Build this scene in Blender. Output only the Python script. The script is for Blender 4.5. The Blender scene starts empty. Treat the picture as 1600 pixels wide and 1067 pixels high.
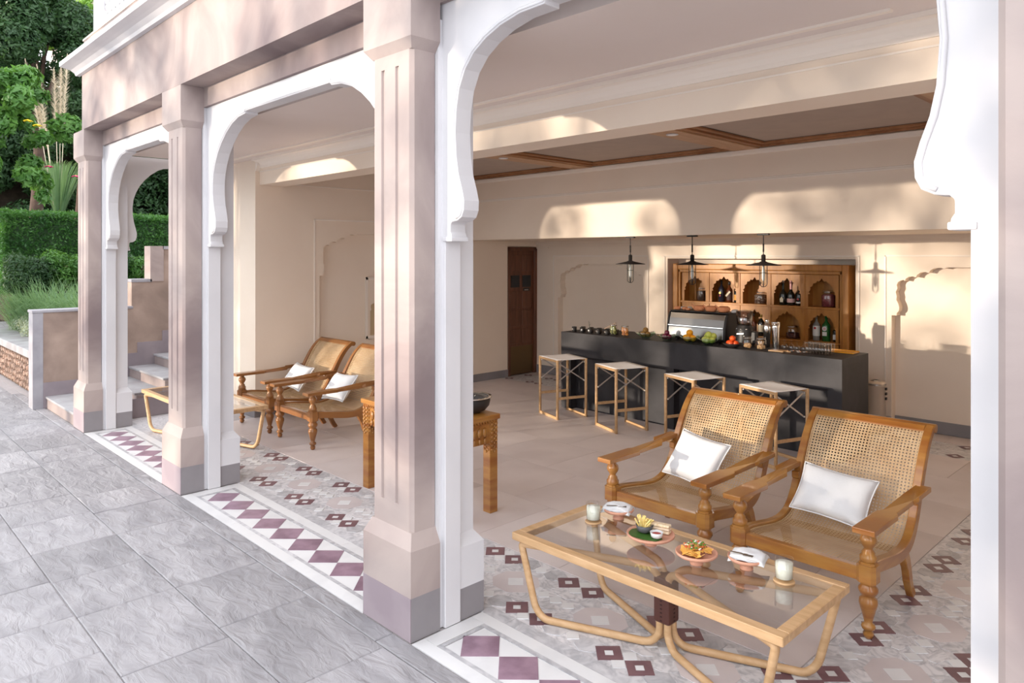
import bpy, bmesh, math, random
import numpy as np
from mathutils import Vector, Matrix
R = random.Random(7)
ORD = ['first', 'second', 'third', 'fourth', 'fifth', 'sixth', 'seventh', 'eighth', 'ninth', 'tenth']
PI = math.pi
C = bpy.context.scene.collection
SC = bpy.context.scene

# ---------------------------------------------------------------- camera, world, sun, exposure
cam = bpy.data.cameras.new('camera'); camo = bpy.data.objects.new('camera', cam); C.objects.link(camo)
camo.location = (0, 0, 2.2); camo.rotation_euler = (PI/2, 0, math.atan2(0.7167488, 0.6973314))
cam.sensor_width = 36; cam.lens = 1128.574/1600*36; cam.shift_y = -(533.5-400)/1600
cam.clip_end = 300; cam.clip_start = 0.05
SC.camera = camo
w = bpy.data.worlds.new('world'); SC.world = w; w.use_nodes = True
bg = w.node_tree.nodes['Background']; bg.inputs[0].default_value = (0.93, 0.95, 1.0, 1); bg.inputs[1].default_value = 2.4
sl = bpy.data.lights.new('sun', 'SUN'); so = bpy.data.objects.new('sun', sl); C.objects.link(so)
sl.energy = 3.9; sl.angle = math.radians(0.9); sl.color = (1.0, 0.86, 0.70)
sd = Vector((0.43, 1.0, -0.06)).normalized()
so.rotation_euler = sd.to_track_quat('-Z', 'Y').to_euler(); so.location = (-10, -12, 6)
SC.view_settings.view_transform = 'Standard'; SC.view_settings.look = 'None'
SC.view_settings.gamma = 1; SC.view_settings.use_curve_mapping = False
SC.view_settings.exposure = 0.36

# ---------------------------------------------------------------- materials
MATS = {}
def mat(name, col, rough=0.6, col2=None, scale=3.0, bump=0.0, bscale=None, metal=0.0, stretch=None, rnd=0.0,
        trans=0.0, ior=1.45, coat=0.0, detail=5.0, ramp=(0.35, 0.65), dist=0.0, spec=0.5):
    if name in MATS: return MATS[name]
    m = bpy.data.materials.new(name); m.use_nodes = True
    nt = m.node_tree; n = nt.nodes; L = nt.links
    b = n['Principled BSDF']
    b.inputs['Base Color'].default_value = (*col, 1); b.inputs['Roughness'].default_value = rough
    b.inputs['Metallic'].default_value = metal; b.inputs['IOR'].default_value = ior
    b.inputs['Transmission Weight'].default_value = trans; b.inputs['Coat Weight'].default_value = coat
    b.inputs['Specular IOR Level'].default_value = spec
    tc = n.new('ShaderNodeTexCoord'); mp = n.new('ShaderNodeMapping')
    L.new(tc.outputs['Object'], mp.inputs[0])
    if rnd > 0:
        oi = n.new('ShaderNodeObjectInfo'); vm = n.new('ShaderNodeVectorMath'); vm.operation = 'SCALE'
        cx = n.new('ShaderNodeCombineXYZ')
        for k in range(3): L.new(oi.outputs['Random'], cx.inputs[k])
        L.new(cx.outputs[0], vm.inputs[0]); vm.inputs[3].default_value = 37.0
        va = n.new('ShaderNodeVectorMath'); L.new(tc.outputs['Object'], va.inputs[0]); L.new(vm.outputs[0], va.inputs[1])
        L.new(va.outputs[0], mp.inputs[0])
    if stretch: mp.inputs['Scale'].default_value = stretch
    src = None
    if col2:
        no = n.new('ShaderNodeTexNoise'); no.inputs['Scale'].default_value = scale; no.inputs['Detail'].default_value = detail
        no.inputs['Distortion'].default_value = dist
        L.new(mp.outputs[0], no.inputs['Vector'])
        cr = n.new('ShaderNodeValToRGB'); cr.color_ramp.elements[0].position = ramp[0]; cr.color_ramp.elements[1].position = ramp[1]
        cr.color_ramp.elements[0].color = (*col, 1); cr.color_ramp.elements[1].color = (*col2, 1)
        L.new(no.outputs['Fac'], cr.inputs[0]); src = cr.outputs[0]
    if rnd > 0:
        hs = n.new('ShaderNodeHueSaturation'); mr = n.new('ShaderNodeMapRange')
        L.new(oi.outputs['Random'], mr.inputs[0]); mr.inputs[3].default_value = 1-rnd; mr.inputs[4].default_value = 1+rnd
        L.new(mr.outputs[0], hs.inputs['Value'])
        if src: L.new(src, hs.inputs['Color'])
        else: hs.inputs['Color'].default_value = (*col, 1)
        src = hs.outputs[0]
    if src: L.new(src, b.inputs['Base Color'])
    if bump > 0:
        nb = n.new('ShaderNodeTexNoise'); nb.inputs['Scale'].default_value = bscale or scale*4; nb.inputs['Detail'].default_value = 6
        nb.inputs['Distortion'].default_value = dist
        L.new(mp.outputs[0], nb.inputs['Vector'])
        bu = n.new('ShaderNodeBump'); bu.inputs['Strength'].default_value = bump; bu.inputs['Distance'].default_value = 0.02
        L.new(nb.outputs['Fac'], bu.inputs['Height']); L.new(bu.outputs[0], b.inputs['Normal'])
    MATS[name] = m
    return m
def glassy(name, col, alpha, rough=0.02):
    m = bpy.data.materials.new(name); m.use_nodes = True; nt = m.node_tree; n = nt.nodes; L = nt.links
    n.remove(n['Principled BSDF'])
    o = n['Material Output']; mx = n.new('ShaderNodeMixShader'); t = n.new('ShaderNodeBsdfTransparent'); g = n.new('ShaderNodeBsdfGlossy')
    t.inputs[0].default_value = (*col, 1); g.inputs['Roughness'].default_value = rough; g.inputs[0].default_value = (1, 1, 1, 1)
    fr = n.new('ShaderNodeFresnel'); fr.inputs[0].default_value = 1.5
    ma = n.new('ShaderNodeMath'); ma.operation = 'ADD'; ma.inputs[1].default_value = alpha
    L.new(fr.outputs[0], ma.inputs[0]); ge = n.new('ShaderNodeNewGeometry'); iv = n.new('ShaderNodeMath'); iv.operation = 'SUBTRACT'; iv.inputs[0].default_value = 1
    L.new(ge.outputs['Backfacing'], iv.inputs[1]); mu = n.new('ShaderNodeMath'); mu.operation = 'MULTIPLY'; L.new(ma.outputs[0], mu.inputs[0]); L.new(iv.outputs[0], mu.inputs[1])
    L.new(mu.outputs[0], mx.inputs[0]); L.new(t.outputs[0], mx.inputs[1]); L.new(g.outputs[0], mx.inputs[2])
    L.new(mx.outputs[0], o.inputs[0]); MATS[name] = m
    return m

white = mat('white_lime_paint', (0.66, 0.65, 0.665), 0.55, (0.60, 0.59, 0.61), 1.5, bump=0.03, bscale=20)
cream = mat('cream_plaster', (0.86, 0.735, 0.61), 0.6, (0.83, 0.70, 0.575), 1.2, bump=0.03, bscale=25)
creamt = mat('cream_trim', (0.88, 0.79, 0.70), 0.55)
ceilm = mat('ceiling_plaster', (0.78, 0.69, 0.645), 0.6, (0.75, 0.66, 0.61), 1.0)
pink = mat('mottled_pink_plaster', (0.425, 0.352, 0.327), 0.75, (0.22, 0.17, 0.17), 1.1, bump=0.06, bscale=18, detail=7, ramp=(0.36, 0.70), dist=0.8, spec=0.25)
mauve = mat('mauve_skirting', (0.22, 0.185, 0.205), 0.6, (0.28, 0.235, 0.25), 2.5)
litsk = mat('sunlit_skirting', (0.36, 0.30, 0.32), 0.65, (0.28, 0.225, 0.25), 2.0)  # base band tone with the sun painted in
greysk = mat('grey_skirting', (0.22, 0.205, 0.215), 0.55, (0.27, 0.25, 0.26), 2.5)
brownpl = mat('brown_lime_plaster', (0.37, 0.275, 0.225), 0.7, (0.17, 0.12, 0.10), 1.3, bump=0.06, bscale=14, detail=7, dist=0.5)
cope = mat('grey_coping', (0.34, 0.33, 0.355), 0.6, (0.27, 0.26, 0.285), 4)
tread = mat('stair_stone', (0.36, 0.36, 0.37), 0.7, (0.27, 0.255, 0.265), 3, bump=0.15)
riser = mat('stair_riser_plaster', (0.33, 0.265, 0.245), 0.7, (0.24, 0.19, 0.185), 3)
slab = mat('riven_sandstone', (0.345, 0.332, 0.345), 0.6, (0.25, 0.24, 0.252), 1.8, bump=1.0, bscale=5.0, rnd=0.13, stretch=(1, 2.4, 1), dist=0.9, detail=9)
beige = mat('beige_floor_stone', (0.66, 0.59, 0.575), 0.42, (0.56, 0.49, 0.475), 1.3, rnd=0.035, bump=0.05, bscale=9)
joint = mat('floor_joint', (0.40, 0.37, 0.37), 0.7, (0.46, 0.42, 0.42), 6)
mwhite = mat('white_marble', (0.68, 0.675, 0.68), 0.35, (0.58, 0.575, 0.585), 4, rnd=0.03, ramp=(0.5, 0.8))
mgrey = mat('grey_marble', (0.56, 0.55, 0.565), 0.38, (0.38, 0.375, 0.395), 7, rnd=0.12, dist=2.5, detail=8)
mvein = mat('veined_grey_marble', (0.64, 0.62, 0.63), 0.38, (0.38, 0.375, 0.395), 6, rnd=0.10, dist=4.5, detail=9, ramp=(0.42, 0.70))
mpink = mat('pink_marble', (0.62, 0.555, 0.55), 0.4, (0.54, 0.48, 0.485), 3, rnd=0.04)
mpurple = mat('purple_marble', (0.21, 0.13, 0.175), 0.35, (0.32, 0.21, 0.27), 8, rnd=0.12)
mbrown = mat('maroon_marble', (0.145, 0.075, 0.09), 0.4, (0.20, 0.11, 0.12), 8, rnd=0.10)
teak = mat('polished_teak', (0.40, 0.185, 0.040), 0.28, (0.28, 0.10, 0.02), 3.2, stretch=(1, 1, 6), coat=0.5, bump=0.02)
dteak = mat('dark_polished_teak', (0.30, 0.125, 0.035), 0.32, (0.20, 0.075, 0.02), 3.2, coat=0.25)
oak = mat('pale_oak', (0.60, 0.385, 0.21), 0.42, (0.50, 0.305, 0.15), 5, stretch=(1, 6, 6), bump=0.02)
coffer = mat('coffer_timber', (0.40, 0.19, 0.085), 0.45, (0.27, 0.115, 0.045), 5, stretch=(1, 0.3, 1))
cofferl = mat('coffer_timber_light', (0.55, 0.33, 0.19), 0.5, (0.44, 0.25, 0.13), 7, stretch=(3, 0.4, 1), dist=1.0)
cofpan = mat('coffer_cloth', (0.46, 0.37, 0.31), 0.8, (0.43, 0.345, 0.29), 5)
cabw = mat('cabinet_wood', (0.52, 0.225, 0.045), 0.42, (0.40, 0.155, 0.028), 5, stretch=(3, 1, 0.6), dist=0.8)
doorw = mat('door_wood', (0.17, 0.062, 0.03), 0.4, (0.11, 0.04, 0.02), 5, stretch=(4, 4, 0.5))
cane = mat('woven_cane', (0.68, 0.49, 0.29), 0.55, (0.58, 0.38, 0.20), 9)
cush = mat('white_linen', (0.76, 0.76, 0.77), 0.8, (0.71, 0.71, 0.72), 5, bump=0.08, bscale=90)
canvas = mat('white_canvas', (0.92, 0.91, 0.91), 0.8)
steel = mat('brushed_steel', (0.30, 0.29, 0.28), 0.32, metal=1.0)
chrome = mat('polished_chrome', (0.80, 0.80, 0.78), 0.12, metal=1.0)
stealu = mat('satin_aluminium', (0.72, 0.70, 0.68), 0.35, metal=0.8)
black = mat('matt_black', (0.022, 0.02, 0.02), 0.45)
iron = mat('black_iron', (0.035, 0.03, 0.03), 0.5, metal=0.3)
barm = mat('black_stone', (0.022, 0.021, 0.024), 0.5, (0.040, 0.038, 0.043), 2.6, bump=0.03, dist=0.8, spec=0.25)
terra = mat('terracotta', (0.78, 0.34, 0.17), 0.65, (0.70, 0.28, 0.13), 8)
terrap = mat('pink_terracotta', (0.66, 0.34, 0.24), 0.6, (0.60, 0.30, 0.20), 8)
leather = mat('brown_leather', (0.085, 0.028, 0.02), 0.45, bump=0.05, bscale=60)
glass = glassy('clear_glass', (0.93, 0.96, 0.95), 0.03)
tglass = glassy('table_glass', (0.90, 0.90, 0.90), 0.16)
gglass = glassy('green_tint_glass', (0.74, 0.88, 0.80), 0.20, .08)
jglass = glassy('jar_glass', (0.96, 0.96, 0.95), 0.05)
bark = mat('bark', (0.12, 0.075, 0.055), 0.9, (0.07, 0.045, 0.035), 6, bump=0.4)
soil = mat('planting_soil', (0.07, 0.05, 0.035), 0.95, (0.04, 0.03, 0.02), 5, bump=0.3)
rubble = mat('rubble_stone', (0.20, 0.10, 0.06), 0.8, (0.40, 0.29, 0.235), 3, bump=0.3, rnd=0.35)
mortar = mat('dark_mortar', (0.11, 0.07, 0.05), 0.9, bump=0.3, scale=8)
def leafm(name, c1, c2):
    m = mat(name, c1, 0.45, c2, 2.5, spec=0.4)
    n = m.node_tree.nodes; L = m.node_tree.links; b = n['Principled BSDF']
    o = n['Material Output']; mx = n.new('ShaderNodeMixShader'); t = n.new('ShaderNodeBsdfTranslucent'); mx.inputs[0].default_value = 0.3
    t.inputs[0].default_value = (min(c2[0]*1.6, 1), min(c2[1]*1.5, 1), c2[2], 1)
    L.new(b.outputs[0], mx.inputs[1]); L.new(t.outputs[0], mx.inputs[2]); L.new(mx.outputs[0], o.inputs[0])
    return m
lf_mid = leafm('leaf_mid', (0.055, 0.15, 0.035), (0.11, 0.25, 0.05))
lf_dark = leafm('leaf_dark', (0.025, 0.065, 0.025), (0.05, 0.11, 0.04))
lf_hedge = leafm('leaf_hedge', (0.035, 0.115, 0.03), (0.085, 0.215, 0.05))
lf_light = leafm('leaf_light', (0.12, 0.26, 0.04), (0.24, 0.40, 0.06))
lf_grass = leafm('leaf_grass', (0.09, 0.19, 0.09), (0.19, 0.31, 0.16))
lf_grey = leafm('leaf_grey', (0.22, 0.28, 0.22), (0.38, 0.44, 0.36))
plume = mat('cream_plume', (0.72, 0.64, 0.50), 0.9)

# ---------------------------------------------------------------- mesh builder
class MB:
    def __init__(s): s.v = []; s.f = []; s.sm = []; s.mi = []; s.M = None; s.cm = 0
    def add(s, vs, fs, smooth=False):
        k = len(s.v)
        if s.M is not None: vs = [tuple(s.M @ Vector(p)) for p in vs]
        s.v += [tuple(p) for p in vs]
        for f in fs: s.f.append([i+k for i in f]); s.sm.append(smooth); s.mi.append(s.cm)
        return s
    def box(s, x0, x1, y0, y1, z0, z1):
        v = [(x, y, z) for z in (z0, z1) for y in (y0, y1) for x in (x0, x1)]
        return s.add(v, [(0,2,3,1), (4,5,7,6), (0,1,5,4), (2,6,7,3), (0,4,6,2), (1,3,7,5)])
    def prism(s, poly, axis, a0, a1, smooth=False):
        n = len(poly)
        def P(p, a):
            return {'x': (a, p[0], p[1]), 'y': (p[0], a, p[1]), 'z': (p[0], p[1], a)}[axis]
        v = [P(p, a0) for p in poly] + [P(p, a1) for p in poly]
        s.add(v, [list(range(n))[::-1], list(range(n, 2*n))])
        s.add(v, [(i, (i+1) % n, n+(i+1) % n, n+i) for i in range(n)], smooth)
        return s
    def lathe(s, prof, cx=0, cy=0, z0=0, n=20, smooth=True, closed=True):
        v = []; f = []
        for r, z in prof:
            for k in range(n):
                a = 2*PI*k/n; v.append((cx+r*math.cos(a), cy+r*math.sin(a), z0+z))
        m = len(prof)
        for i in range(m-1):
            for k in range(n): f.append((i*n+k, i*n+(k+1) % n, (i+1)*n+(k+1) % n, (i+1)*n+k))
        s.add(v, f, smooth)
        if closed:
            s.add(v[:n], [list(range(n))[::-1]]); s.add(v[-n:], [list(range(n))])
        return s
    def tube(s, pts, r, n=8, closed=False, smooth=True):
        pts = [Vector(p) for p in pts]; m = len(pts); v = []; f = []
        rs = r if isinstance(r, (list, tuple)) else [r]*m
        up = None
        for i, p in enumerate(pts):
            if closed: d = pts[(i+1) % m]-pts[i-1]
            else: d = pts[min(i+1, m-1)]-pts[max(i-1, 0)]
            if d.length < 1e-9: d = Vector((0, 0, 1))
            d.normalize()
            if up is None:
                up = Vector((0, 0, 1)) if abs(d.z) < 0.9 else Vector((1, 0, 0))
            a = up-d*up.dot(d)
            if a.length < 1e-6: a = Vector((1, 0, 0))-d*d.x
            a.normalize(); up = a; b = d.cross(a)
            for k in range(n):
                t = 2*PI*(k+0.5)/n; v.append(p+a*(rs[i]*math.cos(t))+b*(rs[i]*math.sin(t)))
        for i in range(m if closed else m-1):
            j = (i+1) % m
            for k in range(n): f.append((i*n+k, i*n+(k+1) % n, j*n+(k+1) % n, j*n+k))
        s.add(v, f, smooth)
        if not closed: s.add(v[:n], [list(range(n))[::-1]]); s.add(v[-n:], [list(range(n))])
        return s
    def bar(s, pts, w, h, side=(1, 0, 0), smooth=False):     # rectangular sweep; w along side, h perpendicular
        pts = [Vector(p) for p in pts]; m = len(pts); sd_ = Vector(side).normalized(); v = []; f = []
        hs = h if isinstance(h, (list, tuple)) else [h]*m
        for i, p in enumerate(pts):
            d = (pts[min(i+1, m-1)]-pts[max(i-1, 0)]).normalized()
            a = (sd_-d*sd_.dot(d)).normalized(); b = d.cross(a)
            for sx, sy in ((-1, -1), (1, -1), (1, 1), (-1, 1)): v.append(p+a*(w/2*sx)+b*(hs[i]/2*sy))
        for i in range(m-1):
            for k in range(4): f.append((i*4+k, i*4+(k+1) % 4, (i+1)*4+(k+1) % 4, (i+1)*4+k))
        s.add(v, f, smooth); s.add(v[:4], [(3, 2, 1, 0)]); s.add(v[-4:], [(0, 1, 2, 3)])
        return s
    def ball(s, c, r, n=10, m=6):
        r = r if isinstance(r, (tuple, list)) else (r, r, r)
        v = []; f = []
        for i in range(m+1):
            t = PI*i/m
            for k in range(n):
                a = 2*PI*k/n; v.append((c[0]+r[0]*math.sin(t)*math.cos(a), c[1]+r[1]*math.sin(t)*math.sin(a), c[2]+r[2]*math.cos(t)))
        for i in range(m):
            for k in range(n): f.append((i*n+k, (i+1)*n+k, (i+1)*n+(k+1) % n, i*n+(k+1) % n))
        return s.add(v, f, True)
    def build(s, name, m, parent=None, loc=None, bevel=0, seg=1, kind=None, label=None):
        me = bpy.data.meshes.new(name); me.from_pydata(s.v, [], s.f)
        ms = m if isinstance(m, (list, tuple)) else [m]
        for q in ms: me.materials.append(q)
        me.polygons.foreach_set('use_smooth', s.sm); me.polygons.foreach_set('material_index', s.mi)
        if len(s.f) < 20000:
            bm = bmesh.new(); bm.from_mesh(me); bmesh.ops.remove_doubles(bm, verts=bm.verts, dist=1e-6) if len(s.f) < 4000 else None
            bmesh.ops.recalc_face_normals(bm, faces=bm.faces); bm.to_mesh(me); bm.free()
        me.update()
        o = bpy.data.objects.new(name, me); C.objects.link(o)
        if parent is not None: o.parent = parent
        if loc is not None: o.location = loc
        if bevel > 0:
            bv = o.modifiers.new('bevel', 'BEVEL'); bv.width = bevel; bv.segments = seg; bv.limit_method = 'ANGLE'; bv.angle_limit = 0.7
        if kind: o['kind'] = kind
        if label: o['label'] = label
        return o
def thing(name, label, cat, loc=(0, 0, 0), rz=0, group=None, kind=None):
    o = bpy.data.objects.new(name, None); C.objects.link(o); o.location = loc; o.rotation_euler = (0, 0, rz)
    o.empty_display_size = 0.1
    o['label'] = label; o['category'] = cat
    if group: o['group'] = group
    if kind: o['kind'] = kind
    return o
def tag(o, label, cat, group=None, kind=None):
    o['label'] = label; o['category'] = cat
    if group: o['group'] = group
    if kind: o['kind'] = kind
    return o
def copy_tree(o, parent=None):
    c = o.copy(); C.objects.link(c); c.parent = parent
    for ch in list(o.children): copy_tree(ch, c)
    return c
def dup(o, loc, rz=0, label=None, group=None):
    c = copy_tree(o); c.location = loc; c.rotation_euler = (0, 0, rz)
    if label: c['label'] = label
    if group: c['group'] = group
    return c
def cat_rom(P, n=6):
    out = []
    for i in range(len(P)-1):
        p0 = Vector(P[max(i-1, 0)]); p1 = Vector(P[i]); p2 = Vector(P[i+1]); p3 = Vector(P[min(i+2, len(P)-1)])
        for k in range(n):
            t = k/n; out.append(0.5*((2*p1)+(p2-p0)*t+(2*p0-5*p1+4*p2-p3)*t*t+(3*p1-p0-3*p2+p3)*t**3))
    out.append(Vector(P[-1])); return out

# ================================================================= STRUCTURE
# ---- floor
floor = MB().box(-10.75, 1.6, 2.448, 10.3, -0.25, -0.006).build('floor', joint, kind='structure')
pave = MB().box(-22, 2.5, -2.5, 2.448, -0.25, -0.012).box(-22, -10.75, 2.448, 2.62, -.25, -.008).build('pavement', joint, kind='structure')
TM = {}
def poly_tile(name, key, pts, m, x, y, parent=floor, th=0.01, z=0.0):
    if key not in TM:
        o = MB().prism(pts, 'z', -th, 0).build(name, m, parent); TM[key] = o.data
    else:
        o = bpy.data.objects.new(name, TM[key]); C.objects.link(o); o.parent = parent
    o.location = (x, y, z); return o
def dia(h): return [(h, 0), (0, h), (-h, 0), (0, -h)]
def ngon(r, n, ph=0, sx=1, sy=1): return [(sx*r*math.cos(2*PI*k/n+ph), sy*r*math.sin(2*PI*k/n+ph)) for k in range(n)]
def ring_mesh(name, key, ho, hi, m, x, y, parent=floor):
    if key not in TM:
        b = MB(); v = [(p[0], p[1], 0) for p in dia(ho)]+[(p[0], p[1], 0) for p in dia(hi)]+[(p[0], p[1], -0.01) for p in dia(ho)]
        b.add(v, [(i, (i+1) % 4, 4+(i+1) % 4, 4+i) for i in range(4)]+[(8+i, 8+(i+1) % 4, (i+1) % 4, i) for i in range(4)])
        o = b.build(name, m, parent); TM[key] = o.data
    else:
        o = bpy.data.objects.new(name, TM[key]); C.objects.link(o); o.parent = parent
    o.location = (x, y, 0); return o
# pattern elements of one period, (kind, u, v)
PAT = [('pink', 0, 0), ('big', 0, 0)]
for su in (-1, 1):
    for sv in (-1, 1): PAT.append(('brown', .26*su, .245*sv))
for sv in (-1, 1):
    PAT += [('small', .3635, .19*sv), ('small', .3635, .295*sv), ('small', 0, .25*sv)]
PAT += [('small', .2575, 0), ('small', .3635, 0), ('small', .4695, 0)]
for u, v in ((.3635, .095), (.3635, -.095)): PAT.append(('hexw', u, v))
for su in (-1, 1):
    for sv in (-1, 1): PAT += [('hex', .125*su, .26*sv), ('hexs', .175*su, .125*sv)]
def band(x, y, du, P, axis, only=None):
    for k, u, v in PAT:
        u = u*P/.727
        px, py = (x+u, y+v) if axis == 'x' else (x+v, y+u)
        if only and not only(px, py): continue
        if k == 'pink': poly_tile('pink_tile', 'pink'+axis, ngon(.178, 8, PI/8, 1 if axis == 'x' else .9, .9 if axis == 'x' else 1), mpink, px, py, z=-.001)
        elif k == 'big': poly_tile('white_tile', 'big', dia(.072), mwhite, px, py, z=.0006)
        elif k == 'small': poly_tile('white_tile', 'small', dia(.05), mwhite, px, py, z=.0004)
        elif k == 'brown':
            ring_mesh('maroon_tile', 'brown', .098, .034, mbrown, px, py); poly_tile('white_tile', 'inset', dia(.032), mwhite, px, py)
        elif k == 'hexw': poly_tile('grey_tile', 'hexw'+axis, ngon(.088, 6, 0, 1 if axis == 'x' else .5, .5 if axis == 'x' else 1), mvein, px, py, z=-.001)
        elif k == 'hex': poly_tile('grey_tile', 'hex'+axis, ngon(.085, 6, PI/6), mgrey, px, py, z=-.0005)
        elif k == 'hexs': poly_tile('grey_tile', 'hexs', ngon(.078, 6, 0), mvein, px, py, z=-.0015)
# veined beds under the bands
def bed(x0, x1, y0, y1, m=mvein):
    n = 0; L = max(x1-x0, y1-y0); k = max(1, int(L/0.72))
    for i in range(k):
        if x1-x0 > y1-y0: a, b_, c, d = x0+(x1-x0)*i/k, x0+(x1-x0)*(i+1)/k, y0, y1
        else: a, b_, c, d = x0, x1, y0+(y1-y0)*i/k, y0+(y1-y0)*(i+1)/k
        MB().box(a+.001, b_-.001, c+.001, d-.001, -.02, -.0035).build('bed_slab', m, floor)
bed(-10.6, 1.0, 3.075, 3.775); bed(-1.69, -0.93, 3.775, 9.6); bed(-9.5, -1.69, 8.95, 9.6)
bed(-9.45, -8.75, 3.775, 4.2)
for i in range(-10, 3):
    band(-2.03+.727*i, 3.425, 0, .727, 'x', lambda x, y: x > -10.2 and x < -.6)
for i in range(1, 5): band(-1.31, 3.425+.68*i, 0, .68, 'y')
# far bands too small to pick apart
b_ = MB(); b2_ = MB()
def farband(x, y, P, axis):
    for k, u, v in PAT:
        px, py = (x+u, y+v) if axis == 'x' else (x+v, y+u)
        if k in ('brown',):
            b_.add([(px+a, py+b, 0) for a, b in dia(.098)], [(0, 1, 2, 3)]); b2_.add([(px+a, py+b, .0008) for a, b in dia(.035)], [(0, 1, 2, 3)])
        elif k in ('big', 'small'): b2_.add([(px+a, py+b, 0) for a, b in dia(.07 if k == 'big' else .05)], [(0, 1, 2, 3)])
for i in range(10): farband(-9.1+.727*i, 9.28, .727, 'x')
for i in range(4): farband(-1.31, 6.9+.68*i, .68, 'y')
b_.build('far_maroon_inlay', mbrown, floor, kind='stuff'); b2_.build('far_white_inlay', mwhite, floor, kind='stuff')
# plain field of beige slabs
xs = [-9.5+.868*i for i in range(10)]
y = 3.78; row = 0
while y < 8.94:
    h = min(.86, 8.948-y); off = .434 if row % 2 else 0
    x = -9.5-off
    while x < -1.70:
        a, b = max(x, -9.5), min(x+.868, -1.692)
        if b-a > .05: MB().box(a+.0015, b-.0015, y+.0015, y+h-.0015, -.02, 0).build('floor_slab', beige, floor)
        x += .868
    y += h; row += 1
for k in range(8):
    MB().box(-.925, 1.5, 3.78+.78*k, 3.78+.78*(k+1)-.003, -.02, 0).build('floor_slab', beige, floor)
for k in range(9): MB().box(-9.5+.868*k, -9.5+.868*(k+1)-.003, 9.603, 10.0, -.02, 0).build('floor_slab', beige, floor)
# threshold strips between the columns
JX = [(-10.14, -7.387), (-6.865, -3.837), (-3.33, -0.64)]
def strip(x0, x1, name, m, y0, y1, z=0):
    L = x1-x0; k = max(1, round(L/1.1))
    for i in range(k): MB().box(x0+L*i/k+.001, x0+L*(i+1)/k-.001, y0+.0005, y1-.0005, -.015, z).build(name, m, floor)
strip(-10.7, 1.2, 'grey_border_slab', mgrey, 2.985, 3.074)
for a, b in JX+[(-0.09, 1.5)]:
    strip(a, b, 'white_border_slab', mwhite, 2.448, 2.537); strip(a+.115, b-.115, 'grey_border_slab', mgrey, 2.537, 2.566)
    strip(a, b, 'white_border_slab', mwhite, 2.897, 2.984); strip(a+.115, b-.115, 'grey_border_slab', mgrey, 2.868, 2.897)
    for q0, q1 in ((a, a+.113), (b-.113, b)): strip(q0, q1, 'white_border_slab', mwhite, 2.538, 2.896)
    strip(a+.116, a+.145, 'grey_border_slab', mgrey, 2.567, 2.867); strip(b-.145, b-.116, 'grey_border_slab', mgrey, 2.567, 2.867)
    strip(a+.147, b-.147, 'white_border_slab', mwhite, 2.568, 2.866, -.003)
    n = int((b-a-.24)/.3035); c0 = (a+b)/2-(n-1)*.3035/2
    for k in range(n): poly_tile('purple_tile', 'purp', dia(.149), mpurple, c0+.3035*k, 2.717)
# ---- paving slabs outside
def cslab(wd, ln):
    key = ('slab', round(wd, 3), round(ln, 3))
    if key not in TM:
        c = .006; a, b = wd/2-.0025, ln/2-.0025
        v = [(-a, -b, -.03), (a, -b, -.03), (a, b, -.03), (-a, b, -.03), (-a, -b, -.005), (a, -b, -.005), (a, b, -.005), (-a, b, -.005),
             (-a+c, -b+c, 0), (a-c, -b+c, 0), (a-c, b-c, 0), (-a+c, b-c, 0)]
        m = MB().add(v, [(4, 5, 9, 8), (5, 6, 10, 9), (6, 7, 11, 10), (7, 4, 8, 11), (8, 9, 10, 11), (0, 1, 5, 4), (1, 2, 6, 5), (2, 3, 7, 6), (3, 0, 4, 7)])
        o = m.build('paving_slab', slab, pave); TM[key] = o.data; return o
    o = bpy.data.objects.new('paving_slab', TM[key]); C.objects.link(o); o.parent = pave; return o
rows = [(-1.13, -.556), (-.556, .02), (.02, .594), (.594, 1.168), (1.168, 1.743), (1.743, 2.318)]
for y0, y1 in rows:
    x = -21.5 if y0 > -.6 else -14
    while x < 2.2:
        wd = R.choice((.56, .64, .72, .86)); o = cslab(wd, y1-y0); o.location = (x+wd/2, (y0+y1)/2, R.uniform(-.0025, .0015))
        o.rotation_euler = (R.uniform(-.002, .002), R.uniform(-.002, .002), 0); x += wd
x = -13.4
while x < 2.2: o = cslab(.86, .124); o.location = (x, 2.383, -.001); x += .86

# ---- scalloped and foliated arch outlines
ARC = [(0, 2.29), (.055, 2.29), (.06, 2.30), (.055, 2.325), (.045, 2.34), (.045, 2.385), (.06, 2.40), (.105, 2.405), (.145, 2.425), (.165, 2.465), (.168, 2.52),
       (.15, 2.585), (.12, 2.67), (.10, 2.77), (.098, 2.87), (.115, 2.97), (.155, 3.06), (.215, 3.15), (.30, 3.235), (.40, 3.31), (.52, 3.375), (.66, 3.418), (.80, 3.43), (.80, 3.452)]
ARC3 = [(u, z) for u, z in ARC[:14]]+[(.09, 2.92), (.10, 3.06), (.125, 3.17), (.175, 3.27), (.25, 3.35), (.35, 3.41), (.47, 3.455), (.62, 3.485), (.80, 3.49), (.80, 3.514)]
def outline(a, b, arc): return [(a+u, z) for u, z in arc]+[(b-u, z) for u, z in arc[::-1]]
SC_ = [(0, 0), (.06, 0), (.06, .03), (.085, .06), (.09, .10), (.078, .15), (.055, .20), (.06, .24), (.048, .30), (.068, .345), (.06, .39), (.075, .425), (.105, .445), (.14, .455),
       (.155, .44), (.165, .47), (.20, .495), (.25, .50), (.28, .487), (.295, .52), (.335, .55), (.39, .558), (.425, .545), (.445, .58), (.49, .605), (.55, .612), (.595, .60), (.63, .618), (.73, .618)]
def scal(a, b, s, k=1.0): return [(a+u*k, s+z*k) for u, z in SC_]+[(b-u*k, s+z*k) for u, z in SC_[::-1]]
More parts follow.
